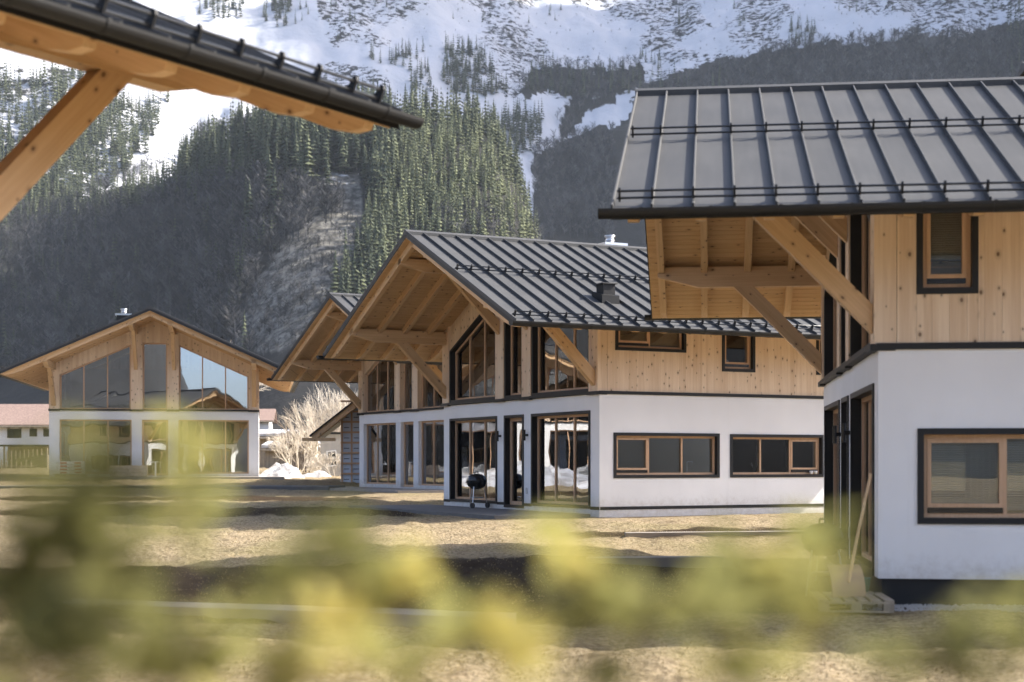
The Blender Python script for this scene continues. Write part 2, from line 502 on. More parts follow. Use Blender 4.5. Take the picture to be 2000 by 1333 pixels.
def shade_soil(T, RR, Z):
    """dark soil strips laid along the shadow bands of the chalets to paint their shade darker"""
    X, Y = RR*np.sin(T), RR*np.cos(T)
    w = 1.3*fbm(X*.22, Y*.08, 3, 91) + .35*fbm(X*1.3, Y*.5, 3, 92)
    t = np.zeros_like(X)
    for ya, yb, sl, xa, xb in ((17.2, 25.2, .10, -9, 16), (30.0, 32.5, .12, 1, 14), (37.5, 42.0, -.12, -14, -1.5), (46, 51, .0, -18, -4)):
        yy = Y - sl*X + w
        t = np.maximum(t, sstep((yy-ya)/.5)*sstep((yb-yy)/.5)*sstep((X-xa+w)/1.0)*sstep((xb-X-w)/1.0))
    return {"shade_soil": t.ravel()}
ground = polar_mesh("ground", R_G, lambda T, RR: ground_z(RR*np.sin(T), RR*np.cos(T))*np.clip((140-RR)/20, 0, 1) + (1-np.clip((140-RR)/20, 0, 1))*mountain_z(T, RR), M['ground'], shade_soil)
tag(ground, "dry straw coloured turf and bare soil between the chalets", "ground", kind="structure")
mountain = polar_mesh("mountain", R_M, mountain_z, M['mountain'], mtn_attrs)
tag(mountain, "snow streaked mountain with a dark wooded spur behind the chalets", "mountain", kind="structure")

# ------------------------------------------------------------------ trees on the slopes
COLS_U = np.arange(-300, 2301, 2.0)
TH_C = np.arctan((COLS_U-1000)/F_PX)
RC = np.concatenate([np.arange(440, 1300, 4.0), np.arange(1300, 2150, 6.0)])
TT, RRR = np.meshgrid(TH_C, RC, indexing='ij')
ZC = mountain_z(TT, RRR)
VC = np.minimum.accumulate(HOR - F_PX*ZC/(RRR*np.cos(TT)), axis=1)
def hit(u, v):
    """first point of the slope met at photograph column u, row v"""
    ci = int(np.clip(round((u-COLS_U[0])/2.0), 0, len(COLS_U)-1))
    k = np.argmax(VC[ci] <= v)
    if VC[ci][k] > v: return None
    r = RC[k]; th = math.atan((u-1000)/F_PX)
    return (r*math.sin(th), r*math.cos(th), float(mountain_z(np.array([th]), np.array([r]))[0]))

def make_conifer(seed, levels=13, per=8):
    g = random.Random(seed)
    V, Fc = [], []
    wid = g.uniform(.115, .215); asym = g.uniform(0, 6.28)
    for i in range(levels):
        f = i/(levels-1)
        z = .10 + .86*f
        rad = wid*(1-f)**.85*g.uniform(.85, 1.1) + .008
        n = max(4, int(per*(1-.45*f)))
        a0 = g.uniform(0, 6.28)
        for k in range(n):
            a = a0 + 6.283*k/n + g.uniform(-.25, .25)
            rr = rad*g.uniform(.5, 1.25)*(1 + .22*math.cos(a-asym))*(1 if g.random() > .10 else .35)
            hw = .30*rad + .010
            ca, sa = math.cos(a), math.sin(a)
            b = len(V)
            V += [(0, 0, z+.035), (ca*rr*.6 - sa*hw, sa*rr*.6 + ca*hw, z-.022), (ca*rr, sa*rr, z-.05*g.uniform(.5, 1.3)), (ca*rr*.6 + sa*hw, sa*rr*.6 - ca*hw, z-.022)]
            Fc += [(b, b+1, b+2), (b, b+2, b+3)]
    b = len(V); V += [(.012, 0, .93), (-.008, .01, .93), (-.006, -.01, .93), (0, 0, 1.02)]
    Fc += [(b, b+1, b+3), (b+1, b+2, b+3), (b+2, b, b+3)]
    return np.array(V), np.array(Fc)
def make_bare(seed):
    g = random.Random(seed); V, Fc = [], []
    def stick(p, q, w0, w1):
        d = Vector(q)-Vector(p); s = d.cross(Vector((g.uniform(-1, 1), g.uniform(-1, 1), .2)))
        s.normalize(); b = len(V)
        V.extend([tuple(Vector(p)-s*w0), tuple(Vector(p)+s*w0), tuple(Vector(q)+s*w1), tuple(Vector(q)-s*w1)]); Fc.extend([(b, b+1, b+2), (b, b+2, b+3)])
    stick((0, 0, 0), (0, 0, .55), .022, .014); stick((0, 0, .5), (.03, .02, .95), .014, .006)
    for i in range(15):
        z = g.uniform(.25, .8); a = g.uniform(0, 6.28); l = g.uniform(.18, .38)*(1.1-.5*z)
        q = (math.cos(a)*l*.6, math.sin(a)*l*.6, z+l*.7)
        stick((0, 0, z), q, .012, .006)
        for j in range(4):
            a2 = a + g.uniform(-1.1, 1.1); l2 = l*g.uniform(.4, .7)
            stick(tuple(Vector((0, 0, z)).lerp(Vector(q), g.uniform(.4, 1))), (q[0]+math.cos(a2)*l2*.6, q[1]+math.sin(a2)*l2*.6, q[2]+l2*g.uniform(.1, .8)), .009, .005)
    return np.array(V), np.array(Fc)
CON = [make_conifer(s) for s in range(6)]
CON_LO = [make_conifer(40+s, 8+s % 4, 6) for s in range(10)]
BARE = [make_bare(s) for s in range(5)]

def house_hides(u, v):
    if u > 1200 and v > 190: return True
    if u < 800 and v < 20 + (u-100)*.28 and v > -60 + (u-100)*.27: return True
    if 640 < u < 1260 and v > 470 + max(0, (800-u))*1.55: return True
    if v > 610 + abs(u-292)*.46 and u < 600: return True
    return v > 760

CON_REGIONS = [  # outline on the slope, number, height range in metres, label
 ([(770,250),(930,232),(985,300),(1030,400),(1058,480),(1058,560),(720,560),(700,450),(740,330)], 1350, (5,16), "young sunlit spruce in the dense stand on the spur's sunny flank"),
 ([(480,275),(640,245),(770,245),(770,420),(660,400),(500,345),(340,355),(340,310)], 330, (17,26), "tall dark spruce below the spur crest"),
 ([(-160,490),(300,350),(480,300),(500,360),(200,430)], 260, (11,18), "spruce along the left crest of the spur above bare woodland"),
 ([(-160,180),(180,150),(250,215),(150,340),(-160,470)], 560, (15,25), "spruce standing in snow above the spur's left end"),
 ([(230,210),(330,200),(290,300),(180,390),(20,430)], 330, (12,22), "spruce beside the snow chute left of the spur"),
 ([(380,-20),(445,-20),(440,42),(385,38)], 26, (14,20), "spruce of the high clump behind the near roof's snow guard"),
 ([(418,30),(480,10),(470,62),(425,62)], 24, (14,20), "spruce in the left clump on the bright upper snowfield"),
 ([(505,15),(570,0),(566,58),(512,66)], 34, (13,19), "spruce in the right clump on the bright upper snowfield"),
 ([(600,200),(620,150),(700,120),(830,105),(850,195),(760,235),(610,235)], 210, (13,20), "spruce in the snowy wood above the spur crest"),
 ([(862,180),(872,95),(925,92),(962,135),(992,190),(905,205)], 150, (13,20), "spruce on the sunlit knoll above the spur"),
 ([(950,230),(1060,235),(1060,285),(985,330),(962,305)], 110, (15,22), "dark spruce in the gully right of the spur"),
 ([(1000,165),(1080,120),(1105,150),(1240,140),(1250,110),(1290,115),(1290,180),(1100,200),(1020,180)], 90, (12,19), "dark spruce along the rocky band over the gully"),
 ([(1240,190),(1250,150),(1420,165),(1420,195)], 16, (15,22), "spruce on the snow just above the near chalet's ridge"),
 ([(1535,105),(1545,60),(1592,60),(1590,100)], 22, (13,18), "spruce in the tight clump on the upper right snow"),
 ([(1960,160),(1970,30),(2010,20),(2010,170)], 34, (14,22), "spruce at the upper right edge of the mountain"),
 ([(560,120),(800,40),(1200,60),(2000,40),(2000,-20),(560,-20)], 60, (8,15), "small lone spruce scattered on the upper snow"),
 ([(-160,520),(500,400),(620,420),(540,560),(470,720),(-160,720)], 170, (11,17), "dim spruce among the bare trees on the shaded slope"),
 ([(650,440),(790,430),(780,470),(690,660),(640,640)], 60, (14,23), "tall pale spruce rising behind the middle chalets' roofs"),
]
trees = []   # (x,y,z,h,label)
for poly, n, (h0, h1), lab in CON_REGIONS:
    xs = [p[0] for p in poly]; ys = [p[1] for p in poly]; c = 0; tries = 0
    while c < n and tries < n*12:
        tries += 1
        u = random.uniform(min(xs), max(xs)); v = random.uniform(min(ys), max(ys))
        if not in_poly(np.array([u]), np.array([v]), poly)[0]: continue
        c += 1
        if house_hides(u, v-12) or (in_poly(np.array([u]), np.array([v]), MEADOW)[0] and random.random() < .96): continue
        p = hit(u, v)
        if p: trees.append((*p, random.uniform(h0, h1), lab, u, v))
BUCKETS = [(260, "left of the near chalet's brace"), (430, "below the near purlin's end"), (520, "left half of the crest"), (600, "under the near gutter's middle"), (690, "under the near gutter's right third"), (770, "under the near gutter's tip"), (900, "just right of the near gutter"), (2100, "at the crest's right end")]
for q in range(420):
    u = random.uniform(-10, 1035); ci = int((u-COLS_U[0])/2)
    rs_ = 470 + 330*float(sstep(np.array((640-u)/760))); r = rs_ + 380 - random.random()**1.6*95 + 4
    th = math.atan((u-1000)/F_PX); z = float(mountain_z(np.array([th]), np.array([r]))[0]); v = HOR - F_PX*z/(r*math.cos(th))
    if house_hides(u, v-12): continue
    bkt = next(b for lim, b in BUCKETS if u < lim)
    trees.append((r*math.sin(th), r*math.cos(th), z, random.uniform(13, 23) if u > 350 else random.uniform(9, 16), "dark spruce on the wooded spur's crest, " + bkt, u, v))
trees = [(x, y, z, h, (lab + ", " + next(b for lim, b in BUCKETS if u < lim)) if lab.startswith("tall dark") else lab, u, v) for x, y, z, h, lab, u, v in trees]
LONE = [(448, 388, 27, "feathery pale spruce alone on the shaded slope, left of three"), (536, 437, 26, "slender spruce with a long bare trunk on the shaded slope"),
        (526, 400, 25, "thin dark spruce just behind the bare trunked one"), (487, 452, 24, "spruce on twin bare trunks in the middle of the shaded slope"),
        (1326, 50, 21, "broad single spruce high on the snow above the near chalet"), (432, 520, 9, "small bright green spruce low on the shaded slope")]
ind, rest = [], []
trees.sort(key=lambda t: -t[3]/math.hypot(t[0], t[1]))
ind = trees[:292]; rest = trees[292:]
CM = []
for i, (V, Fc) in enumerate(CON):
    CM.append(np_mesh("crown", V, Fc, M['conifer1']))
for i in range(6): CM.append(np_mesh("crown", *make_conifer(90+i, 11+i, 7+i % 3), M['conifer1']))
TR = MB().tube([(0, 0, -.04), (0, 0, .3), (0, 0, .9)], [.013, .010, .002], 6, False).mesh("trunk", M['bark'])
def spruce(x, y, z, h, label, grp):
    e = empty("spruce", (x, y, z-.2), random.uniform(0, 6.28))
    e.scale = (h*random.uniform(.85, 1.15),)*2 + (h,)
    tag(e, label, "spruce", grp)
    link("crown", random.choice(CM), e); link("trunk", TR, e)
    return e
for (u, v, h, lab) in LONE:
    p = hit(u, v)
    if p: spruce(*p, h, lab, "single spruces on the mountain")
for x, y, z, h, lab, u, v in ind: spruce(x, y, z, h, lab, "spruces on the mountain: " + lab)

def scatter(name, protos, items, mat, label, cat):
    Vs, Fs, As = [], [], []; off = 0
    for x, y, z, h, wv, tn in items:
        V, Fc = protos[random.randrange(len(protos))]
        a = random.uniform(0, 6.28); c, s = math.cos(a), math.sin(a); w = h*wv
        P = np.stack([(V[:, 0]*c - V[:, 1]*s)*w + x, (V[:, 0]*s + V[:, 1]*c)*w + y, V[:, 2]*h + z - .3], 1)
        Vs.append(P); Fs.append(Fc+off); off += len(V); As.append(np.full(len(V), tn*random.uniform(.55, 1.0)))
    me = np_mesh(name, np.concatenate(Vs), np.concatenate(Fs), mat, False, {"rnd": np.concatenate(As)})
    return tag(link(name, me), label, cat, kind="stuff")
scatter("spruce_forest", CON_LO, [(x, y, z, h, random.uniform(.9, 1.2), 1.0 if lab.startswith('young') else random.choice((.25, .35, .6))) for x, y, z, h, lab, u, v in rest], M['conifer'],  # sunny-flank trees get a lighter colour that paints in the sunlight
        "dense far spruce forest covering the mountain slopes", "forest")
BARE_REGIONS = [
 ([(-160,490),(480,345),(690,410),(520,520),(460,640),(520,760),(-160,760)], 2800, (8,13)),
 ([(450,560),(690,420),(720,470),(640,700),(450,700)], 500, (2.5,6)),
 (DEC_R[:4]+[(1250,240),(1270,480),(1040,480)], 900, (8,13)),
 ([(1245,185),(1450,124),(1560,90),(1750,84),(2150,50),(2150,175),(1245,190)], 1800, (8,13)),
 (GULLY, 260, (6,11)),
 ([(20,432),(150,385),(310,322),(315,340),(160,405),(30,450)], 110, (8,11)),
 ([(370,270),(480,235),(510,260),(400,300)], 160, (8,11)),
 ([(860,440),(960,430),(1040,500),(1000,560),(860,560)], 120, (8,12)),
 ([(700,-20),(2000,-20),(2000,110),(1450,110),(1250,140),(1000,150),(850,130)], 420, (1.5,4)),
]
bl = []
for poly, n, (h0, h1) in BARE_REGIONS:
    xs = [p[0] for p in poly]; ys = [p[1] for p in poly]; c = 0; tries = 0
    while c < n and tries < n*10:
        tries += 1
        u = random.uniform(min(xs), max(xs)); v = random.uniform(min(ys), max(ys))
        if not in_poly(np.array([u]), np.array([v]), poly)[0]: continue
        c += 1
        if house_hides(u, v-8): continue
        p = hit(u, v)
        if p: bl.append((*p, random.uniform(h0, h1), random.uniform(.9, 1.3), random.random()**1.5))
scatter("bare_woodland", BARE, bl, M['bare'], "leafless grey brown woodland covering the shaded slope", "woodland")

# ------------------------------------------------------------------ chalets
A_, H1, ZR, T_, EO, GO, LEN, RB, SEAM = 4.5, 2.88, 7.13, .448, 1.64, 3.12, 10.0, 1.6, .455
TH = math.atan(T_); CT, ST = math.cos(TH), math.sin(TH)
XE = A_ + EO; SL = XE/CT
def roofz(x): return ZR - T_*abs(x)
Y0, Y1 = -GO, LEN + RB

def slope_frame(side, y, lift=0.0, s=0.0):
    """x down the slope, z out of the roof, origin at the ridge"""
    if side > 0: ex, ey, ez = (CT, 0, -ST), (0, 1, 0), (ST, 0, CT)
    else: ex, ey, ez = (-CT, 0, -ST), (0, -1, 0), (-ST, 0, CT)
    o = Vector((0, y, ZR)) + Vector(ez)*lift + Vector(ex)*s
    return frame(o, ex, ey, ez)

def wall_grid(mb, e0, e1, z0, z1, d0, d1, holes):
    """plate in wall space (x along the wall, y inward, z up) with rectangular holes"""
    ex = sorted({e0, e1, *[h[0] for h in holes], *[h[1] for h in holes]}); ez = sorted({z0, z1, *[h[2] for h in holes], *[h[3] for h in holes]})
    ex = [x for x in ex if e0 <= x <= e1]; ez = [z for z in ez if z0 <= z <= z1]
    nx, nz = len(ex)-1, len(ez)-1
    solid = lambda i, j: 0 <= i < nx and 0 <= j < nz and not any(h[0] < (ex[i]+ex[i+1])/2 < h[1] and h[2] < (ez[j]+ez[j+1])/2 < h[3] for h in holes)
    idx = {}
    def vid(x, y, z):
        key = (x, y, z)
        if key not in idx: idx[key] = len(mb.v); mb.v.append(key)
        return idx[key]
    for i in range(nx):
        for j in range(nz):
            if not solid(i, j): continue
            x0, x1, za, zb = ex[i], ex[i+1], ez[j], ez[j+1]
            q = lambda *ps: mb.f.append(tuple(vid(*p) for p in ps))
            q((x0,d0,za),(x1,d0,za),(x1,d0,zb),(x0,d0,zb)); q((x1,d1,za),(x0,d1,za),(x0,d1,zb),(x1,d1,zb))
            if not solid(i-1, j): q((x0,d1,za),(x0,d0,za),(x0,d0,zb),(x0,d1,zb))
            if not solid(i+1, j): q((x1,d0,za),(x1,d1,za),(x1,d1,zb),(x1,d0,zb))
            if not solid(i, j-1): q((x0,d1,za),(x1,d1,za),(x1,d0,za),(x0,d0,za))
            if not solid(i, j+1): q((x0,d0,zb),(x1,d0,zb),(x1,d1,zb),(x0,d1,zb))
    return mb

WALLS = {'front': frame((0, 0, 0), (1, 0, 0), (0, 1, 0), (0, 0, 1)), 'right': frame((A_, 0, 0), (0, 1, 0), (-1, 0, 0), (0, 0, 1)),
         'left': frame((-A_, LEN, 0), (0, -1, 0), (1, 0, 0), (0, 0, 1)), 'back': frame((0, LEN, 0), (-1, 0, 0), (0, -1, 0), (0, 0, 1))}

def window(house, wall, x0, x1, z0, zt0, zt1, panes=1, surround=True, depth=.15, sash=(), blind=None, simple=False, fw=.052, sill=False):
    """one window: wooden frame with panes, optional dark lining; the top may slope"""
    W = WALLS[wall]
    if surround:
        s = .075; fx0, fx1, fz0 = x0+s, x1-s, z0+s
        zt = lambda x: zt0 + (zt1-zt0)*(x-x0)/(x1-x0)
        f0, f1 = zt(fx0)-s, zt(fx1)-s
    else:
        fx0, fx1, fz0, f0, f1 = x0+.004, x1-.004, z0+.004, zt0-.004, zt1-.004
    top = lambda x: f0 + (f1-f0)*(x-fx0)/(fx1-fx0)
    d0, d1 = depth, depth+.085
    key = ('win', round(x1-x0, 3), round(zt0-z0, 3), round(zt1-z0, 3), panes, surround, depth, tuple(sash), fw, wall == 'front')
    lx = lambda x: x - x0
    o = Vector((x0, 0, z0))
    loc = W @ Matrix.Translation(o)
    def mk():
        m = MB()
        P = lambda pts: m.prism([(lx(a), b-z0) for a, b in pts], d0, d1, 'y')
        P([(fx0, fz0), (fx1, fz0), (fx1, fz0+fw), (fx0, fz0+fw)])
        P([(fx0, fz0+fw), (fx0+fw, fz0+fw), (fx0+fw, top(fx0+fw)-fw), (fx0, top(fx0)-fw)])
        P([(fx1-fw, fz0+fw), (fx1, fz0+fw), (fx1, top(fx1)-fw), (fx1-fw, top(fx1-fw)-fw)])
        P([(fx0, f0-fw), (fx1, f1-fw), (fx1, f1), (fx0, f0)])
        for k in range(1, panes):
            c = fx0 + (fx1-fx0)*k/panes
            P([(c-fw*.42, fz0+fw), (c+fw*.42, fz0+fw), (c+fw*.42, top(c+fw*.42)-fw), (c-fw*.42, top(c-fw*.42)-fw)])
        return m.mesh("window", M['frame'])
    win = link("window", cached(key, mk), house, loc)
    for k in range(panes):
        a = fx0 + (fx1-fx0)*k/panes + (fw if k == 0 else fw*.42); b = fx0 + (fx1-fx0)*(k+1)/panes - (fw if k == panes-1 else fw*.42)
        zb = fz0+fw
        if k in sash:
            def mks():
                m = MB(); w = .048; ta, tb = top(a)-fw, top(b)-fw
                P = lambda pts, dd=0: m.prism([(p[0]-a, p[1]-zb) for p in pts], d0-.012, d0+.05, 'y')
                P([(a, zb+.07), (b, zb+.07), (b, zb+.07+w), (a, zb+.07+w)]); P([(a, ta-w), (b, tb-w), (b, tb), (a, ta)])
                P([(a, zb+.07+w), (a+w, zb+.07+w), (a+w, top(a+w)-fw-w), (a, ta-w)]); P([(b-w, zb+.07+w), (b, zb+.07+w), (b, tb-w), (b-w, top(b-w)-fw-w)])
                return m.mesh("sash", M['frame'])
            link("sash", cached(key+('sash', k), mks), win, Matrix.Translation((lx(a), 0, zb-z0)))
            link("vent_strip", cached(key+('vent', k), lambda: MB().box(.01, b-a-.01, d0-.018, d0+.03, .004, .066).mesh("vent_strip", M['black'])), win, Matrix.Translation((lx(a), 0, zb-z0)))
        pm = cached(key+('pane', k), lambda: MB().prism([(0, 0), (b-a, 0), (b-a, top(b)-fw-zb), (0, top(a)-fw-zb)], d0+.03, d0+.05, 'y').mesh("pane", M['glass'] if wall == 'front' else M['glass_low']))
        link("pane", pm, win, Matrix.Translation((lx(a), 0, zb-z0)))
        if blind and k in blind[0]:
            def mkb():
                m = MB(); h = min(top(a), top(b))-fw-zb; n = int(h*blind[1]/.028)
                for q in range(n):
                    zz = h - .02 - q*.028
                    m.prism([(d0+.075, zz), (d0+.085, zz-.004), (d0+.10, zz+.016), (d0+.09, zz+.02)], .015, b-a-.015, 'x')
                return m.mesh("blind", M['blind'])
            link("blind", cached(key+('blind', k, blind[1]), mkb), win, Matrix.Translation((lx(a), 0, zb-z0)))
        if blind and blind[1] == 1.0 and k == 0:
            def mkc():
                m = MB(); w_ = (b-a)*.42; n_ = 26; hh = top(a)-fw-zb-.03
                p = [((b-a)-w_-.05 + w_*q/n_, d0+.13 + .022*math.sin(q*1.25)) for q in range(n_+1)]
                m.prism([(x_, y_) for x_, y_ in p] + [(x_, y_+.006) for x_, y_ in p[::-1]], .02, hh, 'z')
                return m.mesh("curtain", M['curtain'])
            link("curtain", cached(key+('curtain',), mkc), win, Matrix.Translation((lx(a), 0, zb-z0)))
    if surround:
        def mkl():
            m = MB(); p0, p1 = -.025, d0-.004
            P = lambda pts: m.prism([(lx(a), b-z0) for a, b in pts], p0, p1, 'y')
            e = .003
            P([(x0, z0), (x1, z0), (x1, fz0), (x0, fz0)]); P([(x0, fz0), (fx0, fz0), (fx0, f0), (x0, zt0-s)])
            P([(fx1, fz0), (x1, fz0), (x1, zt1-s), (fx1, f1)]); P([(x0, zt0-s), (x1, zt1-s), (x1, zt1-e), (x0, zt0-e)])
            return m.mesh("lining", M['metal'])
        link("lining", cached(key+('lining',), mkl), win)
    if sill:
        link("sill", cached(key+('sill',), lambda: MB().box(0, x1-x0, -.10, depth, -.055, .003).mesh("sill", M['metal'])), win)
    return win

def boards(house, wall, e0, e1, z0, z1, holes, single, w=.205):
    W = WALLS[wall]
    edges = sorted({e0, e1, *[h[i] for h in holes for i in (0, 1)]} | {round(e0+w*k, 4) for k in range(int((e1-e0)/w)+1)})
    ed = [edges[0]]
    for x in edges[1:]:
        if x - ed[-1] > .055 or any(abs(x-h[i]) < 1e-6 for h in holes for i in (0, 1)) or x == e1:
            if x - ed[-1] <= .055 and not any(abs(ed[-1]-h[i]) < 1e-6 for h in holes for i in (0, 1)) and len(ed) > 1: ed.pop()
            ed.append(x)
    big = MB()
    for a, b in zip(ed, ed[1:]):
        spans = [(z0, z1)]
        for h in holes:
            if h[0]-1e-6 <= (a+b)/2 <= h[1]+1e-6:
                spans = [s for s in [(z0, h[2]), (h[3], z1)] if s[1]-s[0] > .02]
        for lo, hi in spans:
            if single:
                key = ('board', round(b-a, 3), round(hi-lo, 3))
                link("board", cached(key, lambda: MB().box(.0012, b-a-.0012, 0, .03, 0, hi-lo).mesh("board", M['wall_wood'])), house, W @ Matrix.Translation((a, 0, lo)))
            else: big.box(a+.0012, b-.0012, 0, .03, lo, hi)
    if not single: tag(big.obj("cladding", M['wall_wood'], house, W), kind="stuff")

def beam(name, parent, poly, width, origin, s_dir, v_dir, mat, key=None):
    """poly in (s along the beam, v across); local z runs along the beam"""
    z = Vector(s_dir).normalized(); y = Vector(v_dir); y = (y - z*y.dot(z)).normalized(); x = y.cross(z)
    mk = lambda: MB().prism([(p[1], p[0]) for p in poly], -width/2, width/2, 'x').mesh(name, mat)
    return link(name, cached(key, mk) if key else mk(), parent, frame(origin, x, y, z))

def chalet(loc, rz, label, fine=(), surround=True, up_right=(), lo_right=(), plinth=False, band=False, vent=None, chimney=None,
           single_boards=False, single_soffit=False, lamps=False, G=GO, deep=False, single_roof=(1,), guard_sides=(1, -1), blind=False, group="white and timber chalets of the new hamlet", detail=True):
    h = empty("chalet", loc, rz); tag(h, label, "chalet", group)
    y0 = -G
    # ---- plaster storey
    fh = [(-4.07, -1.0, .12, 2.5), (-.57, .57, .04, 2.5), (1.0, 4.07, .12, 2.5)]
    zb = .12 if plinth else -.5
    wall_grid(MB(), -A_, A_, zb, H1, 0, .34, fh if not plinth else [(a, b, max(c, .12), d) for a, b, c, d in fh]).obj("wall", M['plaster'], h, WALLS['front'])
    wall_grid(MB(), .34, LEN-.34, zb, H1, 0, .34, lo_right).obj("wall", M['plaster'], h, WALLS['right'])
    lo_left = [(2.2, 4.2, .9, 2.0), (6.0, 9.0, .9, 2.0)]
    wall_grid(MB(), .34, LEN-.34, zb, H1, 0, .34, lo_left).obj("wall", M['plaster'], h, WALLS['left'])
    wall_grid(MB(), -A_, A_, zb, H1, 0, .34, [(-2.5, -1.4, .1, 2.2), (1, 3, .9, 2.1)]).obj("wall", M['plaster'], h, WALLS['back'])
    if plinth:
        MB().box(-A_+.05, A_-.05, .05, LEN-.05, -.6, .118).obj("plinth", M['metal'], h)
    else:
        MB().box(-A_+.36, A_-.36, .36, LEN-.36, -.5, .0).obj("floor_slab", M['interior_floor'], h)
    if band:
        m = MB(); m.box(A_, A_+.012, .02, LEN-.1, .10, .175)
        for a, b in ((-A_, -4.07), (-1.0, -.57), (.57, 1.0), (4.07, A_)): m.box(a, b, -.012, 0, .10, .175)
        m.obj("base_strip", M['metal'], h)
    # dark trim between plaster and timber
    MB().box(A_-.02, A_+.035, -.02, LEN, H1-.002, H1+.075).obj("trim_strip", M['metal'], h)
    MB().box(-A_-.035, -A_+.02, -.02, LEN, H1-.002, H1+.075).obj("trim_strip", M['metal'], h)
    # ---- inside
    MB().box(-A_+.345, A_-.345, .345, LEN-.345, H1-.32, H1-.02).obj("upper_floor", M['interior_floor'], h)
    m = MB(); m.box(-A_+.35, A_-.35, 4.4, 4.5, .0, H1-.33); m.box(-A_+.3, A_-.3, 5.0, 5.1, H1-.01, 5.0)
    m.obj("partition", M['interior'], h)
    if detail:
        for sx, yy, zz in ((-2.2, 3.2, .01), (2.4, 3.4, .01)):
            f = MB().box(sx-.8, sx+.8, yy-.35, yy+.35, zz+.38, zz+.48)
            for q in (-.75, .67):
                f.box(sx+q, sx+q+.08, yy-.3, yy+.3, zz, zz+.378)
            f.box(sx-.8, sx+.8, yy+.27, yy+.35, zz+.482, zz+.95)
            f.obj("bench", M['pale_wood'], h)
    # ---- timber storey
    for side, holes, wname in ((1, up_right, 'right'), (-1, [(2.0, 3.0, 3.5, 4.6), (6, 7.6, 3.5, 4.6)], 'left')):
        wall_grid(MB(), .25, LEN-.05, H1+.08, 4.93, .032, .25, holes).obj("inner_wall", M['interior'], h, WALLS[wname])
        boards(h, wname, .22 if side > 0 else .03, LEN-.03 if side > 0 else LEN-.22, H1+.077, 4.95, holes, single_boards and side > 0)
    m = MB()
    m.prism([(-A_, H1+.002), (A_, H1+.002), (A_, roofz(A_)-.17), (0, ZR-.17), (-A_, roofz(A_)-.17)], LEN-.22, LEN-.002, 'y')
    m.obj("rear_gable", M['wall_wood'], h)
    # posts of the glazed gable
    for x0, x1 in ((-4.5, -4.06), (-1.03, -.53), (.53, 1.03), (4.06, 4.5)):
        zt = lambda x: roofz(x)-.152 - (H1+.07)
        link("post", cached(('post', x0, G), lambda: MB().prism([(0, 0), (x1-x0, 0), (x1-x0, zt(x1)), (0, zt(x0))], -.05, .215, 'y').mesh("post", M['wall_wood'])), h, Matrix.Translation((x0, 0, H1+.07)))
        MB().box(x0-.025, x1+.025, -.10, .2, H1-.015, H1+.067).obj("post_shoe", M['metal'], h)
    # boards over the glazing
    def gb(x): return 5.89 if abs(x) < .53 else 6.27 - T_*abs(x)
    big = MB()
    for x0, x1 in ((-4.06, -1.03), (-.53, .53), (1.03, 4.06)):
        n = round((x1-x0)/.2); xs = [x0+(x1-x0)*k/n for k in range(n+1)]
        if x0 == -.53: xs[n//2] = 0.0
        for a, b in zip(xs, xs[1:]):
            aa, bb = a+.0012, b-.0012
            poly = [(aa-a, gb(aa)), (bb-a, gb(bb)), (bb-a, roofz(bb)-.153), (aa-a, roofz(aa)-.153)]
            if single_boards: link("board", cached(('gboard', round(a, 3)), lambda: MB().prism([(p[0], p[1]) for p in poly], .01, .13, 'y').mesh("board", M['wall_wood'])), h, Matrix.Translation((a, 0, 0)))
            else: big.prism([(p[0]+a, p[1]) for p in poly], .01, .13, 'y')
    if not single_boards: tag(big.obj("gable_cladding", M['wall_wood'], h), kind="stuff")
    # ---- windows
    zs = H1+.07
    for x0, x1, n, c, d in ((-4.06, -1.03, 3, 4.45, 5.81), (-.53, .53, 1, 5.89, 5.89), (1.03, 4.06, 3, 5.81, 4.45)):
        window(h, 'front', x0+.001, x1-.001, zs, c, d, n, surround, .13, fw=.06, sill=True)
    for (x0, x1, z0, z1), n in zip(fh, (3, 1, 3)):
        window(h, 'front', x0, x1, max(z0, zb), z1, z1, n, surround, .13, fw=.06 if n == 3 else .09)
    for (x0, x1, z0, z1) in lo_right:
        w = x1-x0
        window(h, 'right', x0, x1, z0, z1, z1, 3 if w > 2.5 else 2 if w > 1.4 else 1, surround, .10, (0,) if x0 < 2 else (2,), ((0, 1, 2), 1.0) if blind else None)
    for (x0, x1, z0, z1) in up_right:
        w = x1-x0
        window(h, 'right', x0, x1, z0, z1, z1, 2 if w > 1.4 else 1, surround, .08, (0,), ((0,), .72) if blind else None)
    for (x0, x1, z0, z1) in lo_left: window(h, 'left', x0, x1, z0, z1, z1, 2, surround, .1)
    for (x0, x1, z0, z1) in ((2.0, 3.0, 3.5, 4.6), (6, 7.6, 3.5, 4.6)): window(h, 'left', x0, x1, z0, z1, z1, 1, surround, .08)
    window(h, 'back', -2.5, -1.4, .1, 2.2, 2.2, 1, surround, .1); window(h, 'back', 1, 3, .9, 2.1, 2.1, 2, surround, .1)
    # ---- roof
    zt, zbm = -.036, -.13
    roof = MB()
    roof.prism([(0, ZR+zt), (XE, roofz(XE)+zt), (XE, roofz(XE)+zbm), (0, ZR+zbm), (-XE, roofz(XE)+zbm), (-XE, roofz(XE)+zt)], y0, Y1, 'y')
    roof = roof.obj("roof", M['metal'], h)
    n = int((Y1-y0)/SEAM)
    pw = (Y1-y0)/n
    pan = cached(('pan', round(pw, 4)), lambda: MB().box(.05, SL+.03, .004-pw/2, pw/2-.004, -.034, -.012).mesh("roof_panel", M['roof']))
    seam = cached('seam', lambda: MB().prism([(-.013, -.02), (.013, -.02), (.013, .045), (.008, .052), (-.008, .052), (-.013, .045)], .05, SL+.03, 'x').mesh("roof_seam", M['roof']))
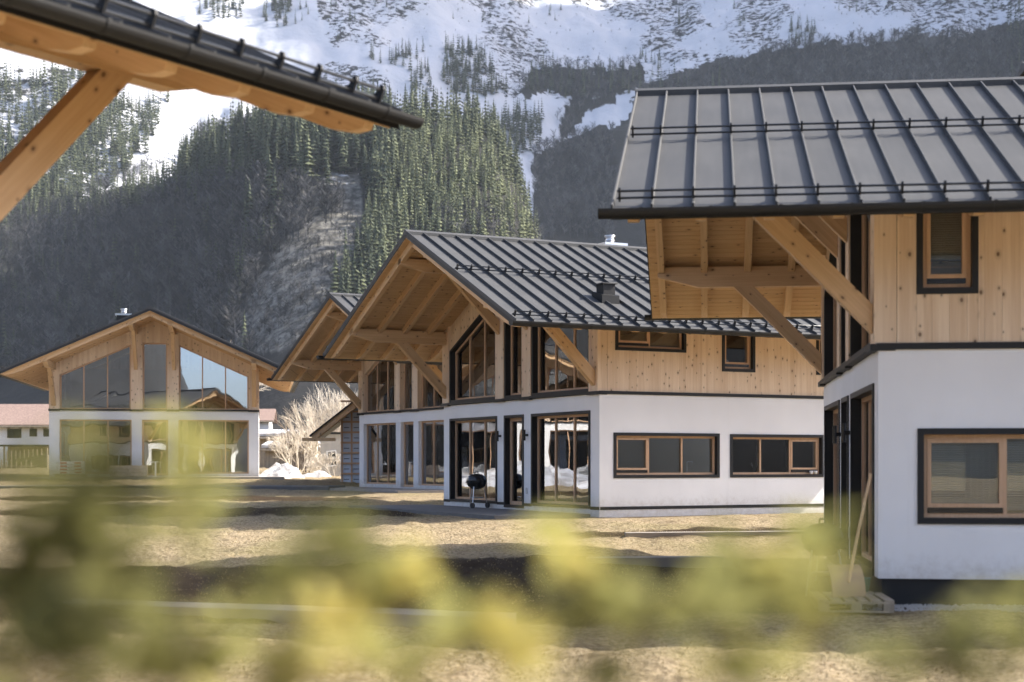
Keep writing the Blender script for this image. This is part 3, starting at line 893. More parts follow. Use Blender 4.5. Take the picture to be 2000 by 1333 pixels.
    for side in (1, -1):
        one = side in single_roof
        mp, ms = MB(), MB()
        for k in range(n):
            yc = y0 + pw*(k+.5)
            if one: link("roof_panel", pan, roof, slope_frame(side, yc))
            else:
                mp.box(.05, SL+.03, side*yc+.004-pw/2, side*yc+pw/2-.004, -.034, -.012)
        for k in range(n+1):
            ys = min(max(y0 + pw*k, y0+.012), Y1-.012)
            if one: link("roof_seam", seam, roof, slope_frame(side, ys))
            else: ms.box(.05, SL+.03, side*ys-.012, side*ys+.012, -.01, .036)
        if not one:
            tag(mp.obj("roof_sheeting", M['roof'], roof, slope_frame(side, 0)), kind="stuff"); tag(ms.obj("seam_row", M['roof'], roof, slope_frame(side, 0)), kind="stuff")
    MB().prism([(0, ZR+.075), (.13, ZR+.01), (.13, ZR-.075), (-.13, ZR-.075), (-.13, ZR+.01)], y0-.015, Y1+.015, 'y').obj("ridge_cap", M['roof'], roof)
    # soffit boards
    bw = .145
    for side in (1, -1):
        ez = Vector((ST*side, 0, CT)); ex = Vector((CT*side, 0, -ST))
        k = 0; s = .03; m = MB(); one = single_soffit
        while s < SL-.12:
            xm = (s+bw/2)*CT
            ln = (-y0+.0) if xm < A_-.05 else (Y1-y0-.04)
            if one:
                o = Vector((0, y0+.02, ZR)) + ex*s - ez*(.1185)
                # local z along the house, local y out of the roof
                key = ('soff', round(ln, 3), G)
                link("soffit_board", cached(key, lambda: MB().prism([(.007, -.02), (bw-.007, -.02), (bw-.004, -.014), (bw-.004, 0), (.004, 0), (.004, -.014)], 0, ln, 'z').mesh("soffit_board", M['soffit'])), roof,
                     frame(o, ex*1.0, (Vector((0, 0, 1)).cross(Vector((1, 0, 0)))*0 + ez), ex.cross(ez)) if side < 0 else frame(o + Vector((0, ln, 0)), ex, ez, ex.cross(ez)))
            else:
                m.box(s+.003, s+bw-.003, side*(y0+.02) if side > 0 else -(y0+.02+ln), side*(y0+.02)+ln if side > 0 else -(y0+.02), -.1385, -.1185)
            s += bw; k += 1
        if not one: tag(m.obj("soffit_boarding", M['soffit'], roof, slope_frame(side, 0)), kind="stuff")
    # rafters
    tail = SL - .13
    for side in (1, -1):
        ez = Vector((ST*side, 0, CT)); ex = Vector((CT*side, 0, -ST))
        k = 0
        while y0+.24+.765*k < Y1-.1:
            yy = y0+.24+.765*k
            s0 = 0.06 if yy < -.1 else (A_-.02)/CT
            poly = [(0, 0), (tail-s0, 0), (tail-s0, .05), (tail-s0-.12, .10), (tail-s0-.38, .155), (tail-s0-.7, .18), (0, .18)]
            if deep: poly = [(0, 0), (tail-s0+.05, 0), (tail-s0+.05, .06), (tail-s0-.08, .13), (tail-s0-.30, .175), (tail-s0-.6, .185), (0, .185)]
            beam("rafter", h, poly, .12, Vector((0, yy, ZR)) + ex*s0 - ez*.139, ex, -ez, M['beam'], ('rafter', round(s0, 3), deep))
            k += 1
    # purlins and braces
    for x, wd, dp in ((-4.3, .2, .36), (-.82, .18, .32), (.82, .18, .32), (4.3, .2, .36)):
        ptop = roofz(x) - .20; pb = ptop - dp
        Lp = -y0 - .18
        poly = [(0, 0), (Lp+.35, 0), (Lp+.35, dp), (.72, dp), (0, dp*.48)]
        p = beam("purlin", h, poly, wd, Vector((x, y0+.18, ptop)), (0, 1, 0), (0, 0, -1), M['beam'], ('purlin', dp, round(Lp, 3), wd))
        # diagonal brace from purlin to wall
        d = Vector((0, 1.55, -1.58)); ln = d.length; bd = .25
        nrm = Vector((0, 1.58, 1.55)).normalized()
        # lower edge starts on the purlin underside at y=-1.55
        c45 = bd*1.58/1.55; c2 = bd*1.55/1.58
        poly = [(0, 0), (ln, 0), (ln-c45*.98, bd), (c2, bd)]
        beam("brace", h, poly, .18 if abs(x) > 2 else .15, Vector((x, -1.61, pb+.02)), d, nrm, M['beam'], ('brace', abs(x) > 2))
    # gutters
    def gprof(ro, ri, n=10):
        o_ = [(ro*math.cos(math.pi + math.pi*k/n), ro*math.sin(math.pi + math.pi*k/n)) for k in range(n+1)]
        i_ = [(ri*math.cos(math.pi + math.pi*k/n), ri*math.sin(math.pi + math.pi*k/n)) for k in range(n+1)]
        return o_, i_
    for side in (1, -1):
        gx, gz = side*(XE+.09), roofz(XE)-.03
        def mkg():
            m = MB(); gr = .082 if deep else .105; o_, i_ = gprof(gr, gr-.008); L = Y1-y0+.26; n_ = len(o_)
            ring = o_ + i_[::-1]
            m.prism(ring, 0, L, 'y')
            m.prism(o_, -.004, .004, 'y'); m.prism(o_, L-.004, L+.004, 'y')
            return m.mesh("gutter", M['metal'])
        gut = link("gutter", cached(('gut', G), mkg), h, Matrix.Translation((gx, y0-.13, gz)))
        grr = .089 if deep else .112
        br = cached(('gbr', deep), lambda: (lambda m: (m.prism(gprof(grr, grr-.006)[0] + gprof(grr, grr-.006)[1][::-1], -.018, .018, 'y'), m.box(-grr, grr, -.018, .018, .0, .006), m.mesh("gutter_bracket", M['metal']))[-1])(MB()))
        k = 0
        while y0+.35+.765*k < Y1:
            link("gutter_bracket", br, gut, Matrix.Translation((0, .48+.765*k, 0))); k += 1
    # snow guards
    for side in guard_sides:
        for s in (3.2, SL-.20):
            L = Y1-y0-.12
            rail = cached(('rail', G), lambda: (lambda m: (m.tube([(0, -L/2, .065), (0, L/2, .065)], .014, 8), m.tube([(0, -L/2, .145), (0, L/2, .145)], .014, 8), m.mesh("snow_guard", M['rail'], True))[-1])(MB()))
            g_ = link("snow_guard", rail, h, slope_frame(side, (y0+Y1)/2, .0, s))
            bk = cached('gbk', lambda: MB().prism([(-.13, .03), (.035, .03), (.035, .155), (.018, .185), (-.018, .185), (-.035, .10)], -.012, .012, 'y').mesh("guard_bracket", M['metal']))
            for k in range(n+1):
                yl = min(max(-L/2-.06+pw*k, -L/2+.03), L/2-.03)
                link("guard_bracket", bk, g_, Matrix.Translation((0, yl, 0)))
    # chimney and vent
    if chimney:
        cx, cy, kind = chimney
        c = MB().box(cx-.30, cx+.30, cy-.3, cy+.3, roofz(cx)-.1, ZR+(.10 if kind == 'flue' else .34)).obj("chimney", M['metal'], h)
        if kind == 'flue':
            MB().box(cx-.36, cx+.36, cy-.36, cy+.36, ZR+.102, ZR+.18).obj("cover_slab", M['steel'], c)
            MB().lathe([(.11, ZR+.18), (.11, ZR+.26), (.15, ZR+.265), (.12, ZR+.30), (.12, ZR+.37), (.15, ZR+.375), (.15, ZR+.42), (.02, ZR+.44)], 16, (cx, cy, 0)).obj("flue_cap", M['steel'], c, None, True)
        else:
            MB().prism([(cx-.38, ZR+.342), (cx+.38, ZR+.342), (cx+.38, ZR+.38), (cx, ZR+.52), (cx-.38, ZR+.38)], cy-.38, cy+.38, 'y').obj("chimney_hood", M['roof'], c)
    if vent:
        vx, vy = vent
        zz = roofz(vx)
        v_ = MB().prism([(vx-.24, zz+.10-.05), (vx+.24, zz-.14), (vx+.24, zz+.08), (vx+.20, zz+.10), (vx-.20, zz+.2), (vx-.24, zz+.2)], vy-.24, vy+.24, 'y').obj("roof_vent", M['metal'], h)
        MB().box(vx-.17, vx+.17, vy-.16, vy+.16, zz+.101, zz+.36).obj("vent_hood", M['metal'], v_)
        MB().box(vx-.22, vx+.22, vy-.21, vy+.21, zz+.361, zz+.385).obj("vent_lid", M['roof'], v_)
    if lamps:
        for x in (-.785, .785):
            m = MB(); m.box(-.03, .03, -.09, 0, -.03, .03); m.tube([(0, -.10, -.14), (0, -.10, .14)], .035, 12)
            m.obj("wall_lamp", M['black'], h, Matrix.Translation((x, 0, 1.95)))
        MB().box(.70, .78, -.02, 0, .42, .58).obj("socket", M['blind'], h)
    return h

UPB = [(.44, 2.46, 3.94, 4.75), (3.53, 4.53, 3.51, 4.75), (6.46, 7.46, 3.5, 4.75)]
LOB = [(.39, 3.45, .86, 1.96), (3.77, 6.7, .86, 1.95)]
UPD = [(.45, 1.17, 3.54, 4.8), (3.5, 4.5, 3.54, 4.8)]
LOD = [(.46, 3.5, .78, 1.93), (4.2, 6.5, .8, 1.93)]
UPA = [(.6, 1.2, 3.4, 4.7), (2.2, 3.4, 3.4, 4.7), (5, 6, 3.4, 4.7)]
B = chalet((.054, 40.985, -1.234), -1.101, "middle chalet in sharp focus with kettle grill before its glazed gable", up_right=UPB, lo_right=LOB, band=True, vent=(4.42, .22), chimney=(-.6, 3.3, 'flue'),
           single_boards=True, single_soffit=True, lamps=True)
C = chalet((-3.95, 58.13, -.965), -1.066, "chalet half hidden behind the middle one, its gable overhang poking out", surround=False, up_right=UPA, lo_right=LOB)
A = chalet((-15.70, 67.99, -.615), .16, "chalet at far left facing the viewer with its whole glazed gable", surround=False, up_right=UPA, lo_right=[(.8, 1.9, .1, 2.2), (3, 5, .9, 2.0)], chimney=(-1.5, 2.0, 'flue'), vent=(4.1, 3.2))
D = chalet((4.987, 23.105, -1.517), -1.698, "near chalet at right, long eave and grey seamed roof facing the viewer", up_right=UPD, lo_right=LOD, plinth=True, chimney=(-.9, 3.1, 'snow'),
           single_boards=True, single_soffit=True, lamps=True, blind=True)
Eh = chalet((-7.742, 14.10, -1.396), 2.566, "nearest chalet, only its eave corner and brace seen at upper left", up_right=UPA, lo_right=LOB, G=GO-.14, deep=True, single_roof=(-1,), single_soffit=True, single_boards=False)
Gh = chalet((-31.0, 63.0, -.85), 1.20, "sunlit chalet beyond the left edge, mirrored in the middle chalet's glazing", surround=False, up_right=UPA, lo_right=LOB, single_roof=())

# ------------------------------------------------------------------ terraces, lane, kerb
def H(house, x, y, z=0.0):
    return house.matrix_basis @ Vector((x, y, z))
def gz(x, y): return float(ground_z(np.array([x]), np.array([y]))[0])
def slab(name, parent_house, x0, x1, y0, y1, z0, z1, mat, label):
    o = MB().box(x0, x1, y0, y1, z0, z1).obj(name, mat, None, parent_house.matrix_basis.copy())
    return tag(o, label, "paving", kind="structure")
slab("terrace", B, -5.2, 4.3, -2.7, -.13, -.3, .0, M['asphalt'], "dark asphalt terrace before the middle chalet's gable")
slab("terrace", C, -5.4, 4.6, -2.5, -.13, -.3, .0, M['concrete'], "pale concrete terrace before the half hidden chalet")
slab("terrace", A, -4.9, 5.6, -2.6, -.13, -.3, .0, M['concrete'], "concrete terrace along the far chalet's glazed front")
lane = MB(); lane.prism([(-34, 60.0), (-6.9, 58.2), (-6.6, 61.2), (-34, 63.6)], -1.4, -.90, 'z')
tag(lane.obj("lane", M['asphalt']), "grey lane crossing between the far chalets", "lane", kind="structure")
kb = MB().prism([(-6.2, 18.75), (.05, 16.65), (.05, 17.30), (-6.2, 19.35)], -2.0, -1.675, 'z').obj("kerb", M['concrete'])
tag(kb, "low concrete edging strip in the shaded turf", "kerb", kind="structure")
kb2 = MB().prism([(2.2, 29.9), (8.2, 31.2), (8.2, 31.5), (2.2, 30.2)], -1.9, -1.36, 'z').obj("kerb", M['concrete'])
tag(kb2, "thin pale kerb stone line below the middle chalet's windows", "kerb", kind="structure")
kb3 = MB().prism([(1.2, 24.6), (3.4, 24.9), (3.4, 25.3), (1.2, 25.0)], -1.9, -1.52, 'z').obj("kerb", M['concrete'])
tag(kb3, "short pale kerb slab beside the near chalet", "kerb", kind="structure")

# gravel by the near chalet's plinth
gv, gf, k = [], [], 0
GP = [H(D, random.uniform(4.55, 5.25), random.uniform(-.3, 4.5)) for i in range(2600)]
GPZ = ground_z([p.x for p in GP], [p.y for p in GP])
for p, zz in zip(GP, GPZ):
    r_ = random.uniform(.012, .032)
    b = len(gv)
    for dx, dy, dz in ((1, 0, 0), (-.5, .8, 0), (-.5, -.8, .1), (0, 0, .9)):
        gv.append((p.x+dx*r_*random.uniform(.7, 1.2), p.y+dy*r_*random.uniform(.7, 1.2), zz+.005+dz*r_))
    gf += [(b, b+1, b+3), (b+1, b+2, b+3), (b+2, b, b+3)]
M['gravel'] = plain("grey_gravel", (.40, .39, .37), .9, 0, .4, 30)
tag(link("gravel", np_mesh("gravel", gv, gf, M['gravel'])), "grey gravel strip along the near chalet's black plinth", "gravel", kind="stuff")
# turf clods that break up the flat ground
gv, gf = [], []
GYY = 11 + 36*rng.random(26000)**1.5; GXX = rng.uniform(-.36, .36, 26000)*GYY; GZZ = ground_z(GXX, GYY)
for xx, yy, zz in zip(GXX.tolist(), GYY.tolist(), GZZ.tolist()):
    r_ = random.uniform(.008, .022)*(1 + yy/60); b = len(gv)
    for q in range(3):
        a = random.uniform(0, 6.28); l = r_*random.uniform(.6, 1.6)
        gv += [(xx + math.cos(a+1.5)*.004, yy + math.sin(a+1.5)*.004, zz-.005), (xx - math.cos(a+1.5)*.004, yy - math.sin(a+1.5)*.004, zz-.005), (xx + math.cos(a)*l*.7, yy + math.sin(a)*l*.7, zz + l*.8)]
        gf.append((b+3*q, b+3*q+1, b+3*q+2))
M['straw'] = plain("dry_grass", (.36, .28, .14), .9, 0, .35, 2.0)
tag(link("dry_grass", np_mesh("dry_grass", gv, gf, M['straw'])), "tufts of dry grass on the turf", "grass", kind="stuff")

# ------------------------------------------------------------------ snow heaps
def heap(x, y, rx, ry, hh, label, seed):
    n, m_ = 40, 14; V, Fq = [], []
    for j in range(m_+1):
        for i in range(n):
            a = 2*math.pi*i/n; t = j/m_
            f = 1 + .22*float(fbm(np.array([math.cos(a)*1.7+seed]), np.array([math.sin(a)*1.7+t*2]), 3, seed)[0])
            V.append((x + math.cos(a)*rx*t*f, y + math.sin(a)*ry*t*f, 0))
    V = np.array(V); t = np.repeat(np.arange(m_+1)/m_, n)
    bump = fbm(V[:, 0]*1.6, V[:, 1]*1.6, 4, seed)
    V[:, 2] = ground_z(V[:, 0], V[:, 1]) - .06 + hh*np.clip(1-t**2.2, 0, 1)*(.8+.75*bump)
    for j in range(m_):
        for i in range(n):
            i2 = (i+1) % n; Fq.append((j*n+i, (j+1)*n+i, (j+1)*n+i2, j*n+i2))
    return tag(link("snow_heap", np_mesh("snow_heap", V, Fq, M['snow'], True)), label, "snow heap", "snow heaps left by the plough")
heap(-10.45, 69.5, 1.1, 1.3, .8, "white snow heap at the right corner of the far chalet", 3)
heap(-9.0, 71.0, .9, .8, .35, "small snow heap beside the bare bushes", 5)
heap(-24.2, 58.0, 4.6, 2.4, 1.0, "long snow heap mirrored low in the middle chalet's glazing", 8)
heap(-24.5, 52.5, 4.0, 2.0, .9, "snow heap beyond the left edge near the lane", 11)
heap(-27.5, 66.0, 2.4, 2.0, .8, "snow heap before the sunlit chalet beyond the left edge", 14)

# ------------------------------------------------------------------ kettle grills
def grill(loc, rz, label):
    g = empty("kettle_grill", loc, rz); tag(g, label, "grill", "kettle grills")
    MB().lathe([(.02, .50), (.14, .52), (.235, .60), (.275, .70), (.278, .715)], 28).obj("bowl", M['black'], g, None, True)
    lid = MB().lathe([(.284, .715), (.278, .76), (.235, .86), (.15, .915), (.03, .935)], 28).obj("lid", M['black'], g, None, True)
    MB().tube([(-.06, 0, .93), (-.05, 0, .985), (.05, 0, .985), (.06, 0, .93)], .012, 8).obj("lid_handle", M['rubber'], lid)
    for a in (90, 210, 330):
        c, s = math.cos(R(a)), math.sin(R(a))
        MB().tube([(c*.20, s*.20, .60), (c*.30, s*.30, .06 if a != 90 else .0)], .013, 8).obj("leg", M['steel'], g)
    for a in (210, 330):
        c, s = math.cos(R(a)), math.sin(R(a))
        MB().tube([(c*.30-.025, s*.30, .075), (c*.30+.025, s*.30, .075)], .075, 16).obj("wheel", M['rubber'], g)
    MB().lathe([(.17, .27), (.19, .29), (.17, .30)], 20).obj("ash_pan", M['steel'], g)
    MB().tube([(-.28, .04, .69), (-.34, .04, .69), (-.34, -.1, .69), (-.28, -.1, .69)], .012, 6).obj("side_handle", M['rubber'], g)
    return g
p = H(B, -1.42, -.42); grill((p.x, p.y, -1.234), .7, "black kettle grill standing before the middle chalet's left glazing")
grill((4.02, 20.0, gz(4.02, 20.0)), 2.2, "blurred kettle grill beside the near chalet's glazed doors")

# ------------------------------------------------------------------ pallet, shovel, bucket by the near chalet
pz = gz(3.95, 18.15)
pal = empty("pallet", (3.98, 18.15, pz), -.10); tag(pal, "weathered wooden pallet at the near chalet's corner", "pallet")
for k in range(6):
    MB().box(-.42+k*.147, -.42+k*.147+.105, -.55, .55, .122, .144).obj("slat", M['old_wood'], pal)
for y_ in (-.5, 0, .5):
    MB().box(-.42, .42, y_-.05, y_+.05, .10, .121).obj("stringer", M['old_wood'], pal)
    MB().box(-.42, .42, y_-.05, y_+.05, .0, .02).obj("bottom_board", M['old_wood'], pal)
    for x_ in (-.36, 0, .36): MB().box(x_-.06, x_+.06, y_-.05, y_+.05, .021, .099).obj("block", M['old_wood'], pal)
sh = empty("snow_shovel", (3.93, 18.05, pz+.147)); tag(sh, "wooden snow shovel leaning by the near chalet's door", "shovel")
m = MB(); pr = []
for k in range(9):
    t_ = k/8; a = t_*1.25
    pr.append((.26*math.sin(a)*1.25 - .05, .27*(1-math.cos(a))*1.35*0 + .40*math.sin(min(a, 1.2))*.9*t_ + .0))
pr = [(-.02 + .17*(k/8)**1.8, .36*math.sin(k/8*1.35)/math.sin(1.35)) for k in range(9)]
prof = [(y_, z_) for y_, z_ in pr] + [(y_+.014, z_-.008) for y_, z_ in pr[::-1]]
m.prism(prof, -.21, .21, 'x')
m.obj("blade", M['worn'], sh, Matrix.Rotation(.25, 4, 'Z'))
MB().tube([(0.0, .01, .16), (.20, .32, .80), (.40, .62, 1.42)], [.020, .018, .017], 10).obj("handle", M['beam'], sh)
bk = MB().lathe([(.075, 0), (.10, .16), (.105, .165), (.085, .162), (.065, .02)], 18).obj("bucket", M['pot'], None, Matrix.Translation((4.22, 18.62, gz(4.22, 18.62)+.16)), True)
MB().box(-.12, .12, -.12, .12, -.2, -.001).obj("stand", M['old_wood'], bk)
tag(bk, "small green bucket behind the snow shovel", "bucket")

# ------------------------------------------------------------------ small things on the middle chalet's sills
WB = B.matrix_basis
t_ = MB().prism([(-.10, 0), (.10, 0), (.10, .15), (.07, .18), (-.07, .18), (-.10, .15)], -.17, .17, 'y').obj("toaster", M['steel'], None, WB @ Matrix.Translation((3.95, 4.35, .95)))
MB().box(-.02, .02, -.185, -.171, .06, .10).obj("lever", M['black'], t_); tag(t_, "steel toaster behind the middle chalet's right kitchen window", "toaster")
f_ = MB().tube([(0, 0, 0), (0, 0, .30), (0, .02, .33), (0, .16, .33), (0, .17, .29)], .014, 8).obj("faucet", M['steel'], None, WB @ Matrix.Translation((3.95, 2.85, .93)))
tag(f_, "chrome kitchen faucet behind the middle chalet's left window row", "faucet")
ct = MB().box(3.55, 4.14, .5, 7.2, .0, .92).obj("kitchen_counter", M['pale_wood'], None, WB.copy()); tag(ct, "kitchen counter behind the middle chalet's low windows", "counter")
for y_, w_ in ((6.30, "left"), (6.44, "right")):
    c_ = MB().lathe([(.03, 0), (.045, .03), (.05, .085), (.044, .085), (.035, .02)], 14).obj("cup", M['white_paint'], None, WB @ Matrix.Translation((A_+.0, y_, .938)), True)
    MB().tube([(.045, 0, .07), (.07, 0, .06), (.07, 0, .03), (.042, 0, .025)], .006, 6).obj("handle", M['white_paint'], c_)
    tag(c_, "white cup on the window ledge, %s of the pair" % w_, "cup", "cups on the ledge")

# ------------------------------------------------------------------ bags and planter in front of the far chalet
names = ["bottom", "second", "third", "top"]
for r_ in range(4):
    for c_ in range(2):
        p = H(A, -3.75 + c_*.60, -1.15)
        o = MB()
        pts = [(-.29, .0), (-.27, .015), (.27, .015), (.29, .0), (.29, .10), (.25, .135), (-.25, .135), (-.29, .10)]
        o.prism([(x_, z_) for x_, z_ in pts], -.2, .2, 'y')
        o = o.obj("cement_bag", M['bag'], None, Matrix.Translation((p.x, p.y, p.z+.12+.137*r_)) @ Matrix.Rotation(.16 + random.uniform(-.05, .05), 4, 'Z'))
        MB().box(-.12, .16, -.204, -.2005, .03, .10).obj("print_band", M['bag_red'], o)
        tag(o, "%s %s bag of the cement stack before the far chalet" % (names[r_], ("left", "right")[c_]), "bag", "stacked cement bags")
pp = empty("pallet", H(A, -3.45, -1.15), .16); tag(pp, "pallet under the cement bags at the far chalet", "pallet")
for k in range(3): MB().box(-.62, .62, -.4+k*.34, -.28+k*.34, .0, .09).obj("stringer", M['old_wood'], pp)
for k in range(7): MB().box(-.62+k*.19, -.52+k*.19, -.42, .42, .091, .115).obj("slat", M['old_wood'], pp)
pl = empty("planter_box", H(A, -1.0, -1.3), .16); tag(pl, "long wooden planter box before the far chalet", "planter")
for k in range(3): MB().box(-.75, .75, -.25, -.22, .02+k*.16, .17+k*.16).obj("plank", M['pale_wood'], pl)
for k in range(3): MB().box(-.75, .75, .22, .25, .02+k*.16, .17+k*.16).obj("plank", M['pale_wood'], pl)
for s_ in (-.78, .751): MB().box(s_, s_+.029, -.25, .25, .02, .50).obj("end_board", M['pale_wood'], pl)
MB().box(-.74, .74, -.215, .215, .0, .42).obj("soil", M['old_wood'], pl)
po = MB().box(-.03, .03, -.03, .03, 0, .62).obj("marker_post", M['white_paint'], None, Matrix.Translation(H(A, .12, -1.4)))
MB().box(-.22, .1, -.031, .031, .622, .66).obj("cross_bar", M['white_paint'], po)
tag(po, "white marker post with a short top bar by the planter", "post")

# ------------------------------------------------------------------ background buildings
def cottage(loc, rz, L, Wd, he, pitch, label, wallm, roofm, wins, over=.5, snow=False, grp=None):
    h = empty("old_house", loc, rz); tag(h, label, "house", grp)
    MB().box(-L/2, L/2, 0, Wd, -.6, he).obj("wall", wallm, h)
    hr = he + Wd/2*pitch
    m = MB(); m.prism([(0.0, he), (Wd, he), (Wd/2, hr)], -L/2+.01, L/2-.01, 'x'); m.obj("gable_wall", wallm, h)
    e = over; ze = he - e*pitch
    rf = MB().prism([(-e, ze+.02), (Wd/2, hr+.02), (Wd+e, ze+.02), (Wd+e, ze+.16), (Wd/2, hr+.18), (-e, ze+.16)], -L/2-e, L/2+e, 'x').obj("roof", roofm, h)
    if snow: MB().prism([(-e+.1, ze+.20), (Wd/2, hr+.185), (Wd+e-.1, ze+.20), (Wd+e-.1, ze+.42), (Wd/2, hr+.45), (-e+.05, ze+.38)], -L/2-e+.1, L/2+e-.1, 'x').obj("snow_cover", M['snow'], rf)
    MB().tube([(-L/2-e, -e-.06, ze+.02), (L/2+e, -e-.06, ze+.02)], .06, 8).obj("gutter", M['old_wood'], rf)
    n = int((L+2*e)/.8)
    if not snow:
        for k in range(n): MB().box(-L/2-e+.4+k*.8-.05, -L/2-e+.4+k*.8+.05, -e+.02, 0, ze-.09, ze+.015).obj("rafter_end", M['old_wood'], h)
    for x0, x1, z0, z1 in wins:
        w = MB(); f = .09
        w.box(x0, x1, -.03, .02, z0, z0+f); w.box(x0, x1, -.03, .02, z1-f, z1); w.box(x0, x0+f, -.03, .02, z0+f, z1-f); w.box(x1-f, x1, -.03, .02, z0+f, z1-f)
        if x1-x0 > .8: w.box((x0+x1)/2-.04, (x0+x1)/2+.04, -.03, .02, z0+f, z1-f)
        w = w.obj("window", M['metal'], h)
        MB().box(x0+f, x1-f, -.012, -.002, z0+f, z1-f).obj("pane", M['glassdark'], w)
    return h
k = N("dark_pane"); k.base((.02, .025, .03)); k.rough(.08); M['glassdark'] = k.m
zc = -.45
oh = cottage((-35.5, 104, zc), 0.0, 14, 8, 3.0, .34, "old white house with red tiled roof at the left edge", M['plaster'], M['tile'],
        [(1.55, 2.5, 2.1, 2.72), (3.05, 3.55, 2.2, 2.72), (3.98, 4.4, 2.2, 2.72), (-3, -1.8, 2.1, 2.7)])
MB().tube([(.7, -.08, 2.6), (.7, -.08, -.3)], .05, 8).obj("downpipe", M['metal'], oh)
store = empty("wood_store", (-32.1, 101.6, zc), 0); tag(store, "dark open wood store with pale slats before the old white house", "wood store")
MB().box(-1.3, 1.6, .8, .9, -.2, 1.5).obj("back_wall", M['old_wood'], store); MB().box(-1.45, 1.75, -.4, 1.0, 1.5, 1.62).obj("roof", M['metal'], store)
for x_ in (-1.3, 1.5): MB().box(x_, x_+.1, -.1, .0, -.3, 1.498).obj("post", M['old_wood'], store)
for k_ in range(9): MB().box(-1.1+k_*.28, -1.1+k_*.28+.07, -.02, .02, .55+.05*k_, 1.2+.02*k_).obj("slat", M['pale_wood'], store)
MB().prism([(-1.2, -.3), (1.5, -.3), (1.5, .95), (-.3, .45)], .2, .75, 'y').obj("log_pile", M['bark'], store)
fe = empty("garden_fence", (-33.0, 99.5, zc), 0); tag(fe, "low pale stake fence before the wood store", "fence")
for k_ in range(12): MB().box(-1.5+k_*.32, -1.44+k_*.32, 0, .04, -.3, .5+.15*random.random()).obj("stake", M['pale_wood'], fe)
MB().box(-1.6, 2.4, .041, .07, .2, .25).obj("rail", M['pale_wood'], fe)
cottage((-18.0, 108, -.3), .05, 5, 4, 2.0, .10, "low dark shed under snow behind the bare bushes", M['old_wood'], M['old_wood'], [], .4, True, "snowy sheds behind the bushes")
cottage((-14.3, 100, -.4), -.1, 3.4, 3, 1.2, .12, "small dark hut under snow right of the low shed", M['old_wood'], M['old_wood'], [], .3, True, "snowy sheds behind the bushes")
cottage((-25.9, 150, .2), .1, 4.6, 6, 3.9, .35, "far house with red tiled roof glimpsed right of the far chalet", M['plaster'], M['tile'], [(1, 2, 1.6, 2.6)])

# half-built annexe with membrane and battens
an = empty("annexe", (-7.12, 64.3, -.95), 0.0); tag(an, "half built annexe, grey membrane behind an orange batten grid", "annexe")
def rz_(x): return 2.85 + .80*(x + .0)*.98
MB().prism([(.0, 0), (2.6, 0), (2.6, rz_(1.35)), (1.35, rz_(1.35)), (0, rz_(0))], 0, 3.5, 'y').obj("membrane_wall", M['membrane'], an)
for x_ in (.02, .42, .82, 1.22): MB().box(x_, x_+.07, -.05, -.022, .0, rz_(x_)-.05).obj("batten", M['frame'], an)
for k_ in range(9): MB().box(.0, 1.5, -.085, -.052, .02+k_*.43, .10+k_*.43).obj("batten", M['frame'], an)
for k_ in range(7):
    for x_ in (.13, .53):
        MB().box(x_, x_+.22, -.006, -.001, .24+k_*.43, .27+k_*.43).obj("print_mark", M['print'], an)
rf = MB().prism([(-1.15, rz_(-1.15)+.05), (1.6, rz_(1.6)+.05), (1.6, rz_(1.6)+.13), (-1.15, rz_(-1.15)+.13)], -1.2, 3.6, 'y').obj("roof", M['metal'], an)
MB().prism([(-1.05, rz_(-1.05)-.22), (1.6, rz_(1.6)-.22), (1.6, rz_(1.6)+.048), (-1.05, rz_(-1.05)+.048)], -1.12, -1.02, 'y').obj("barge_rafter", M['beam'], rf)
MB().prism([(-1.05, rz_(-1.05)-.22), (1.6, rz_(1.6)-.22), (1.6, rz_(1.6)+.048), (-1.05, rz_(-1.05)+.048)], -.62, -.52, 'y').obj("barge_rafter", M['beam'], rf)
MB().box(-1.45, -.1, -1.15, -1.0, rz_(-1.15)-.12, rz_(-1.15)+.02).obj("purlin", M['beam'], an)
gs = empty("grey_shed", (-9.1, 73.5, -.75), .05); tag(gs, "pale grey shed wall with a tilted white window behind the twigs", "shed")
M['stucco'] = plain("rough_grey_render", (.42, .40, .36), .95, 0, .25, 3, .5)
MB().box(0, 1.6, 0, 2, -.3, 2.1).obj("wall", M['stucco'], gs)
MB().box(-.15, 1.75, -.2, 2.2, 2.101, 2.2).obj("roof", M['metal'], gs)
w = MB(); w.box(-.24, .24, -.04, 0, -.38, -.32); w.box(-.24, .24, -.04, 0, .32, .38); w.box(-.24, -.18, -.04, 0, -.319, .319); w.box(.18, .24, -.04, 0, -.319, .319); w.box(-.179, .179, -.035, 0, -.02, .02)
w = w.obj("window", M['white_paint'], gs, Matrix.Translation((.55, -.02, .95)) @ Matrix.Rotation(-.12, 4, 'Y'))
MB().box(-.179, .179, -.02, -.012, -.319, .319).obj("pane", M['glassdark'], w)

